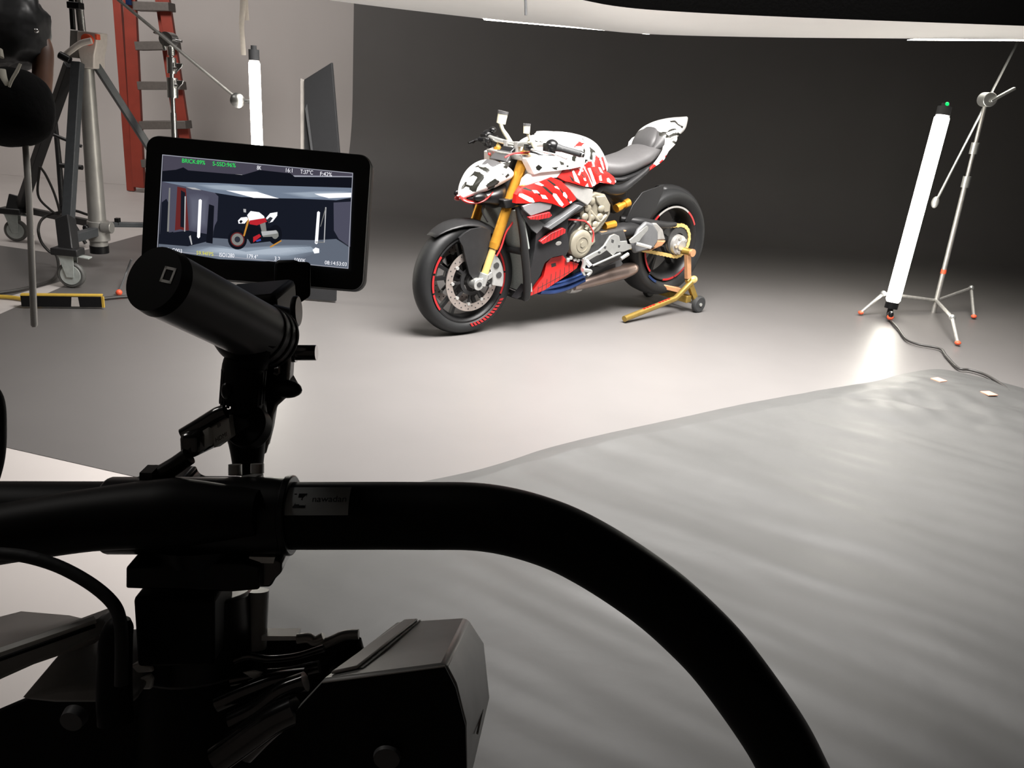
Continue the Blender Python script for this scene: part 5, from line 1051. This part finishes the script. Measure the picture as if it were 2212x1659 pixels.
sp_('dark', [(-.0345,.0144),(.0778,.0194),(.0779,.0174),(.0792,-.02),(.0672,-.0149),(.0232,-.0207),(-.0344,-.0247),(-.0331,-.0125),(-.0313,-.0083),(-.0314,.0117)])
sp_('wall', [(.0631,.0151),(.0779,.0172),(.0793,-.0205),(.0693,-.0147),(.0648,-.008)])
sp_('floor', [(-.077,-.0233),(-.0535,-.0193),(-.0345,-.0227),(-.0206,-.0225),(.0231,-.0192),(.0492,-.0175),(.0672,-.0149),(.0786,-.0211),(.0789,-.0388),(-.078,-.0364)])
sp_('dark', [(-.0775,-.0234),(-.0545,-.0184),(-.0386,-.02),(-.0383,-.026),(-.0539,-.0314),(-.0776,-.0314)])
soft('floor', 'floor2', [(-.0675,-.0365),(-.0539,-.0314),(-.0323,-.028),(-.0203,-.0295),(-.0005,-.0268),(.0294,-.0227),(.0494,-.021),(.0598,-.0257),(.0402,-.0345),(.0102,-.039),(-.0296,-.0404),(-.0595,-.0379)])
soft('floor2', 'floor3', [(-.0498,-.035),(-.0381,-.0305),(-.0252,-.0309),(-.0101,-.0327),(.0195,-.0261),(.0495,-.0225),(.0548,-.0261),(.0299,-.0323),(-.01,-.0357),(-.0339,-.0357)])
sp_('white', [(.0482,-.0257),(.0506,-.0234),(.0537,-.0242),(.0539,-.0277),(.0499,-.0286)])
sp_('silk', [(-.0771,.0197),(-.0329,.0225),(-.0033,.0236),(.0778,.0285),(.0779,.0205),(.0652,.0171),(.0351,.0158),(.0172,.0145),(-.0126,.0129),(-.0345,.0144)])
soft('silk', 'silk2', [(-.0525,.0198),(-.0231,.0224),(-.0032,.0217),(.007,.0181),(-.0227,.0165),(-.0405,.0169)]); soft('silk', 'silk2', [(.0169,.019),(.0467,.0232),(.0774,.026),(.0777,.0204),(.0371,.0162)])
sp_('white', [(-.0254,.0171),(0,.0183),(.0182,.0144),(-.0027,.013)]); sp_('white', [(.0469,.0209),(.0777,.0245),(.0778,.0207),(.0591,.0182),(.051,.0195)])
sp_('lgrey', [(-.0578,.0168),(-.0504,.017),(-.0452,.0154),(-.0523,.0156)])
sp_('dark', [(-.0767,.0027),(-.073,.006),(-.0714,.0031),(-.0697,-.0217),(-.0663,-.0204),(-.0646,-.0252),(-.0767,-.0283)]); sp_('grey', [(-.0714,.0151),(-.0702,.0152),(-.0697,-.0207),(-.0712,-.0208)])
sp_('dred', [(-.0647,.0167),(-.0577,.0158),(-.0536,-.0183),(-.0575,-.0186),(-.0605,-.0179),(-.0649,-.0193)]); sp_('dark', [(-.0616,.014),(-.0581,.0123),(-.0571,-.0166),(-.0606,-.0159)])
sp_('lgrey', [(-.0584,.0093),(-.0574,.0094),(-.0565,-.0195),(-.0574,-.0196)]); sp_('lgrey', [(-.0533,-.0233),(-.0519,-.0221),(-.0502,-.0295),(-.051,-.0301)])
sp_('white', [(-.0469,.0073),(-.0456,.0082),(-.0443,.0073),(-.0442,-.023),(-.0454,-.0242),(-.0467,-.0232)]); sp_('white', [(.0502,.0059),(.0513,.0068),(.0526,.0059),(.0524,-.0197),(.0511,-.0208),(.0498,-.0199)])
sp_('black', [(-.0384,.0046),(-.0341,.0035),(-.0338,-.0276),(-.0391,-.0271)])
sp_('lgrey', [(.0566,.0105),(.0576,.0106),(.058,-.0188),(.0572,-.0188)]); sp_('grey', [(.0566,.0095),(.0572,.009),(.054,-.0059),(.0535,-.0058)]); sp_('grey', [(.0503,-.0186),(.0573,-.0183),(.0574,-.019),(.0503,-.0194)])
# the motorcycle on the screen
def disc_(k, cx, cy, rx, ry, n=22):
    return [(cx + rx * cos(2 * pi * i / n), cy + ry * sin(2 * pi * i / n)) for i in range(n)]
w0 = [(-.0137,-.0224),(-.0059,-.0227),(-.0137,-.0307)]; cx0, cy0 = w0[0]; sp_('black', disc_('b', cx0, cy0, abs(w0[1][0] - cx0), abs(w0[2][1] - cy0))); sp_('dred', disc_('r', cx0, cy0, abs(w0[1][0] - cx0) * .74, abs(w0[2][1] - cy0) * .72)); sp_('grey', disc_('g', cx0, cy0, abs(w0[1][0] - cx0) * .62, abs(w0[2][1] - cy0) * .6)); sp_('mid', disc_('g', cx0, cy0, abs(w0[1][0] - cx0) * .3, abs(w0[2][1] - cy0) * .3))
w0 = [(.0169,-.0157),(.0225,-.0155),(.0172,-.0238)]; cx0, cy0 = w0[0]; sp_('black', disc_('b', cx0, cy0, abs(w0[1][0] - cx0), abs(w0[2][1] - cy0))); sp_('grey', disc_('g', cx0, cy0, abs(w0[1][0] - cx0) * .5, abs(w0[2][1] - cy0) * .45))
sp_('black', [(-.0092,-.0124),(.0004,-.0065),(.0037,-.0113),(.0126,-.0105),(.0143,-.0215),(.0053,-.0233),(-.0026,-.025),(-.0058,-.0202)])
sp_('grey', [(.0034,-.0063),(.0084,-.0064),(.0098,-.0138),(.0188,-.013),(.02,-.017),(.0071,-.0186)]); sp_('lgrey', [(.0053,-.0142),(.0177,-.0121),(.0189,-.0145),(.0065,-.0176)])
sp_('red', [(-.0009,-.0193),(.004,-.0163),(.0056,-.0182),(-.0006,-.0238)]); sp_('blue', [(.0013,-.0221),(.0052,-.0202),(.0058,-.0217),(.0023,-.023)])
sp_('gold', [(-.0058,-.0026),(-.004,-.0029),(-.0079,-.0194),(-.0091,-.019)])
sp_('white', [(-.014,-.0068),(-.0117,-.0041),(-.0068,-.0032),(-.0057,-.0051),(-.0084,-.0088),(-.0134,-.0093)]); sp_('black', [(-.013,-.0077),(-.0116,-.0061),(-.01,-.007),(-.0114,-.0091)])
sp_('white', [(-.0068,-.0017),(-.0041,.0019),(.0029,.0015),(.0071,-.0014),(.0083,-.0049),(.0034,-.0063),(-.0046,-.007)]); sp_('red', [(-.0046,-.006),(.0013,-.0045),(.0082,-.0028),(.0098,-.0057),(.0016,-.0095),(-.0044,-.009)])
sp_('white', [(.0087,-.0028),(.0119,.0015),(.0178,.003),(.0178,0),(.0143,-.0053),(.0114,-.0066)]); sp_('mid', [(.0088,-.0048),(.0121,-.0015),(.0144,-.0023),(.0119,-.0066)]); sp_('lgrey', [(-.0101,.0031),(-.0079,.0031),(-.0077,.0003),(-.0097,.0004)])
sp_('gold', [(.013,-.0261),(.0222,-.0198),(.0227,-.0208),(.0141,-.0268)])
for q in (([(-.0776,.0413),(-.077,.0413),(-.0776,-.0364),(-.0782,-.0364)]), ([(.0773,.0406),(.0779,.0405),(.0791,-.0389),(.0785,-.0389)]), ([(-.0776,.0414),(.0778,.0407),(.0779,.0401),(-.0776,.0408)]), ([(-.078,-.0362),(.0789,-.0384),(.0789,-.039),(-.078,-.0368)])): sp_('edge', q)
for v in b.bm.verts: pass
so = b.build('screen_picture', ['screen_' + k for k in PC], MO, label='lit screen showing the studio set')
def stext(t, p0, p1, h, col):
    x0, y0 = p0; x1, y1 = p1; me = text_mesh(t, h); w = max(v.co.x for v in me.vertices); d = V((x1 - x0, y1 - y0)); k = d.length / w; d.normalize(); n = V((-d.y, d.x))
    for v in me.vertices:
        q = V((x0, y0)) + d * v.co.x * k + n * v.co.y * 1.0; v.co = V((q.x, q.y, zc[0] + .0002))
    me.materials.clear(); me.materials.append(M['screen_' + col]); o = bpy.data.objects.new('screen_text', me); me.name = 'screen_text'; COL.objects.link(o); o.parent = so; ORG[o] = V()
for t, c, col, h in (('BRICK:89%', [(-.0617,.0378),(-.0428,.0377)], 'green', .0048), ('S-SSD:96%', [(-.0369,.0376),(-.0181,.0378)], 'green', .0048), ('8K', [(-.0009,.0376),(.0027,.0376)], 'white', .0048), ('16:1', [(.022,.0377),(.0282,.0378)], 'white', .0048), ('T:37°C', [(.0346,.0376),(.045,.0376)], 'white', .0048), ('F:42%', [(.0507,.0373),(.0607,.0374)], 'white', .0048),
    ('A001_C003', [(-.0764,-.0357),(-.0579,-.0362)], 'white', .0048), ('59.94FPS', [(-.0462,-.0364),(-.0323,-.0364)], 'yellow', .0044), ('ISO1280', [(-.0277,-.0364),(-.0153,-.0363)], 'white', .0048), ('179.4°', [(-.0054,-.0357),(.004,-.0357)], 'white', .0048), ('3.2', [(.0175,-.0358),(.0223,-.0358)], 'white', .0048), ('5000K', [(.0338,-.0356),(.0435,-.0356)], 'white', .0048), ('08:14:53:03', [(.0592,-.0355),(.0775,-.0356)], 'white', .0044)):
    stext(t, c[0], c[1], h, col)
# --- video cable plug
HP = thing('video_plug', 'shiny video cable plug with printed label lying on the mount block', 'cable plug', [(-.1584,.4135,1.0546)][0])
p = [V(q) for q in [(-.1801,.4145,1.0725),(-.1698,.415,1.0738),(-.1687,.4103,1.0607),(-.1782,.4097,1.059)]]; away = V([(-.1542,.4616,1.0706)][0]) - V([(-.1698,.4148,1.0733)][0]); away = away.normalized()
b = MB(); b.prism(p, away * .020); b.build('plug_body', 'black_gloss', HP, bevel=.003)
fl_ = [V(q) for q in [(-.1719,.4211,1.0702),(-.1655,.4227,1.0746),(-.1644,.4193,1.0649),(-.1705,.4179,1.061)]]; nrm = (fl_[1] - fl_[0]).cross(fl_[3] - fl_[0]).normalized(); nrm = nrm if nrm.y < 0 else -nrm
b = MB(); b.prism([q + nrm * .001 for q in fl_], -nrm * .012); b.build('plug_window', 'label_light', HP, bevel=.0006)
lp = [V(q) for q in [(-.1665,.4286,1.0732),(-.1574,.4307,1.0793),(-.1548,.4268,1.0682),(-.1638,.4243,1.0611)]]
b = MB(); b.prism([q + nrm * .001 for q in lp], -nrm * .010); pl2 = b.build('plug_label', 'label_light', HP, bevel=.0006)
U = (lp[1] - lp[0]); W2 = (lp[3] - lp[0])
text_on('HDMI', .3, lambda x, y: lp[0] + U * (.15 + x * .9) + W2 * (.74 - y * .9) + nrm * .0014, 'label_text', 'black_satin', pl2)
text_on('III', .3, lambda x, y: lp[0] + U * (.35 + x * .9) + W2 * (.2 - y * .9) + nrm * .0014, 'label_text', 'black_satin', pl2)
b = MB(); b.prism([V(q) for q in [(-.1703,.4348,1.0697),(-.1582,.4376,1.0777),(-.1475,.4372,1.0765),(-.1456,.435,1.0704),(-.1557,.4329,1.0646),(-.1665,.4302,1.057)]], (0, .015, 0)); b.build('plug_shell', 'black_satin', HP, bevel=.002)
b = MB(); b.tube([(-.1809,.4235,1.0678),(-.1699,.426,1.0748),(-.1625,.4278,1.08),(-.1581,.4285,1.0821)], [.004, .0045, .0045, .004], 14); b.build('plug_top_clip', 'black_gloss', HP)
b = MB(); b.tube([(-.1709,.4061,1.0638),(-.1775,.4043,1.0586),(-.1869,.4019,1.0519),(-.1988,.399,1.0439),(-.2129,.3953,1.0333)], [.0048, .0048, .0052, .0055, .0055], 18); b.build('plug_cable', 'black_satin', HP)
# --- thick black cable at the left
tag(MB().tube([(-.2519,.3427,1.0345),(-.2385,.3428,1.0349),(-.2251,.3427,1.0345),(-.2091,.3415,1.0311),(-.1929,.339,1.0242),(-.1821,.3362,1.0164),(-.1781,.3334,1.0083),(-.1764,.3293,.9969),(-.1751,.3233,.9802)], .0031, 18).build('camera_cable', 'rubber'), 'thick black cable arching into the camera rig at lower left', 'cable')
tag(MB().tube([(-.1845,.3466,1.0009),(-.1851,.3453,.9972),(-.1862,.3423,.9888),(-.1853,.3354,.9692),(-.1829,.3292,.9519)], [.0045, .0068, .0080, .0085, .0085], 20).build('cable_connector', 'black_matte'), 'black cable boot plugged into the rig beside the pan motor', 'connector')
tag(MB().tube([(-.1908,.2779,1.1508),(-.1846,.2758,1.145),(-.1826,.2719,1.1341),(-.1826,.268,1.123),(-.1855,.2634,1.1102)], .0022, 14).build('edge_cable', 'rubber'), 'black cable just inside the left picture edge above the handlebar', 'cable')
# --- cinema camera under the rig
CA = thing('cinema_camera', 'black cinema camera body hanging below the gimbal handlebar', 'camera', [(-.0603,.3604,.9053)][0])
tf = [(-.0788,.3269,.9903),(-.0207,.3312,1.0022)]; tb = [(-.056,.4216,.9582),(-.0149,.4236,.9638)]
T = [V(tf[0]), V(tf[1]), V(tb[1]), V(tb[0])]
dn = V((0, .02, -1)).normalized()
# main block: top plate, chamfer, sides
c0, c1, c2, c3 = T
r0, r1 = V([(-.0148,.328,.9932)][0]), V([(-.0036,.4146,.9533)][0])
s0, s1 = V([(-.0086,.322,.9765)][0]), V([(.0024,.3998,.9265)][0]); u0, u1 = V([(-.0047,.3102,.9431)][0]), V([(-.0057,.3779,.8798)][0])
l0, l1 = V([(-.0903,.322,.9763)][0]), V([(-.0873,.4116,.9299)][0]); k0, k1 = V([(-.0868,.3079,.9366)][0]), V([(-.0886,.3717,.8773)][0])
b = MB(); b.loft([[c0, c1, r0, s0, u0, k0, l0], [c3, c2, r1, s1, u1, k1, l1]]); bd = b.build('body', 'cam_grey', CA, bevel=.0025, ang=25)  # black body coloured grey to carry the sheen on its top
MB().prism([q + V((0, -.0012, -.0012)) for q in (c0, c1, r0, s0, u0, k0, l0)], (0, .001, 0)).build('front_dark_face', 'black_matte', bd)  # dark plate added so the front stays without the painted sheen
def tp(s, t, h=.0008): return c0.lerp(c1, s).lerp(c3.lerp(c2, s), t) + V((0, 0, h))
b = MB(); b.prism([tp(.02, .06, 0), tp(.22, .10, 0), tp(.30, .97, 0), tp(.10, .97, 0)], (0, 0, .0022)); b.build('top_inset_panel', 'cam_panel', bd, bevel=.0008)
b = MB(); b.prism([tp(.235, .10, .0001), tp(.262, .10, .0001), tp(.335, .98, .0001), tp(.312, .98, .0001)], (0, 0, .0006)); b.build('panel_groove', 'black_gloss', bd)
b = MB(); b.prism([c0.lerp(c1, x) + V((0, -.0012, -.0006)) for x in (0, .5, 1)] + [c0.lerp(c1, x) + V((0, -.0012, -.0035 + .001 * x)) for x in (1, .5, 0)], (0, .001, 0)); b.build('front_edge_trim', 'silver_rough', bd)
b = MB(); q = V([(-.0444,.3144,.9611)][0]); b.lathe([(0, -.002), (.0062, -.002), (.0066, 0), (0, 0)], q + V((0, -.002, 0)), (0, 1, .0), 28); b.build('side_screw', 'dark_grey', bd)
b = MB(); b.beam([(-.0029,.362,.9336)][0], [(-.0013,.3794,.9348)][0], .0012, .001); b.build('side_mark', 'silver_rough', bd)
# lower front block and lens/handle bits in the dark
b = MB(); b.prism([(-.2994,.3783,.896),(-.2634,.3847,.914),(-.2275,.3911,.9319),(-.2017,.3952,.9436),(-.1435,.3981,.9517),(-.1331,.3994,.9553),(-.0734,.4017,.9618),(-.0794,.3989,.9538),(-.0942,.394,.94),(-.0891,.3627,.852),(-.294,.3569,.8358)], (0, .02, -.03)); b.build('lower_body', 'black_matte', CA, bevel=.003)
b = MB(); b.prism([(-.2405,.3436,.9474),(-.2219,.346,.9543),(-.1994,.3471,.9575),(-.1788,.3462,.955),(-.1808,.3446,.9503),(-.2213,.3434,.9471)], (0, .05, -.0)); b.build('side_plate', 'cam_grey', CA, bevel=.002)
b = MB(); q = V([(-.2013,.3254,.9562)][0]); b.lathe([(0, -.003), (.0055, -.003), (.0062, .002), (0, .002)], q, (0, 1, 0), 24); b.build('body_knob', 'dark_grey', CA)
# cables, top rail and pale pieces painting highlights around motor and body
b = MB(); b.prism([(-.1291,.3914,.9626),(-.1095,.3919,.9641),(-.1094,.3912,.9619),(-.1289,.3905,.9601)], (0, .01, -.002)); b.build('top_rail', 'silver_glint', CA)
b = MB()
for P_ in ([(-.1089,.3914,.9627),(-.1029,.3918,.9637),(-.0989,.3913,.9623),(-.0939,.3922,.9649)], [(-.0961,.3905,.96),(-.0885,.3918,.9638),(-.0822,.3929,.9668),(-.0745,.3933,.9679)]): b.tube(P_, .0028, 12)
b.build('rail_fittings', 'silver_rough', CA)
b = MB()
for i, P_ in enumerate(([(-.145,.3727,.9549),(-.1329,.3749,.9611),(-.1201,.3748,.9607),(-.1051,.3757,.9633),(-.0904,.3777,.9688)], [(-.1378,.3663,.9516),(-.123,.3675,.9551),(-.1082,.3684,.9575),(-.091,.3701,.9624)], [(-.141,.3538,.9465),(-.1246,.3568,.9547),(-.1104,.3588,.9605),(-.0959,.3599,.9635)], [(-.1299,.3428,.9453),(-.1162,.3456,.9532),(-.105,.349,.9627),(-.0935,.3509,.9681)], [(-.1323,.3284,.9346),(-.117,.3327,.9469),(-.106,.3358,.9555),(-.0948,.3381,.9619)])):
    o = MB().tube(P_, [.002, .0034, .0048, .0052, .0075][i], 18).build('shiny_cable', 'black_gloss', CA)
b.bm.free()
for q0, q1, r_ in (([(-.1303,.3682,.972),(-.1122,.3654,.964)], 0, .004),):
    pass
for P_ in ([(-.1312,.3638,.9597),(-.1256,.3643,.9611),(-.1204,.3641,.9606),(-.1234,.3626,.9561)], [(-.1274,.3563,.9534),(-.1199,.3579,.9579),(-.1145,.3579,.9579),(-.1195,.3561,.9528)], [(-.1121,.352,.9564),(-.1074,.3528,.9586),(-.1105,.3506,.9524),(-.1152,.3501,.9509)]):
    MB().prism(P_, (.0, .004, -.003)).build('glint', 'silver_glint', CA, bevel=.0008)  # pale piece painting a highlight among the cables
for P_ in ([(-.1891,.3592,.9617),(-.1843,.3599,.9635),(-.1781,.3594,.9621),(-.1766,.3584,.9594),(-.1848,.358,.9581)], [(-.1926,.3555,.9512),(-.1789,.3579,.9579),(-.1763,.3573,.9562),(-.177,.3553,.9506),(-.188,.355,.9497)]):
    MB().prism(P_, (.0, .01, -.004)).build('glint', 'silver_glint', CA, bevel=.001)  # pale piece painting a highlight beside the motor
MB().tube([(-.1241,.3389,.9345),(-.112,.3433,.9467),(-.1019,.346,.9543)], [.0105, .0098, .0090], 24).build('lens_barrel', 'black_gloss', CA)
# --- grey accessory at the lower left
AC = thing('battery_pack', 'grey flat-topped battery pack at the lower left corner', 'battery', [(-.2309,.3382,.9622)][0])
p = [(-.2471,.3239,.9816)][0]; A0 = [V(q) for q in ([(-.2517,.3242,.9825)][0], [(-.207,.367,.9834)][0], [(-.2506,.4173,.9459)][0], [(-.2842,.4175,.9464)][0], [(-.2788,.3644,.9761)][0])]
b = MB(); b.prism(A0, (0, 0, -.014)); tpb = b.build('top_cover', 'cam_panel', AC, bevel=.003)
S0 = [V(q) for q in [(-.2515,.3236,.9809)]] + [V(q) for q in [(-.2063,.3671,.9839)]] + [V(q) for q in [(-.2023,.3648,.9773)]] + [V(q) for q in [(-.2505,.3193,.9687)]]
b = MB(); b.prism(S0, (.0, .02, -.004)); b.build('side_panel', 'cam_grey', AC, bevel=.002)
b = MB(); b.beam(V([(-.2486,.3204,.9869)][0]), V([(-.207,.3627,.9864)][0]), .004, .0022); b.build('edge_strip', 'label_light', AC)
b = MB(); b.beam(V([(-.2464,.3168,.9857)][0]), V([(-.2053,.3591,.9852)][0]), .0015, .0016); b.build('edge_groove', 'black_matte', AC)
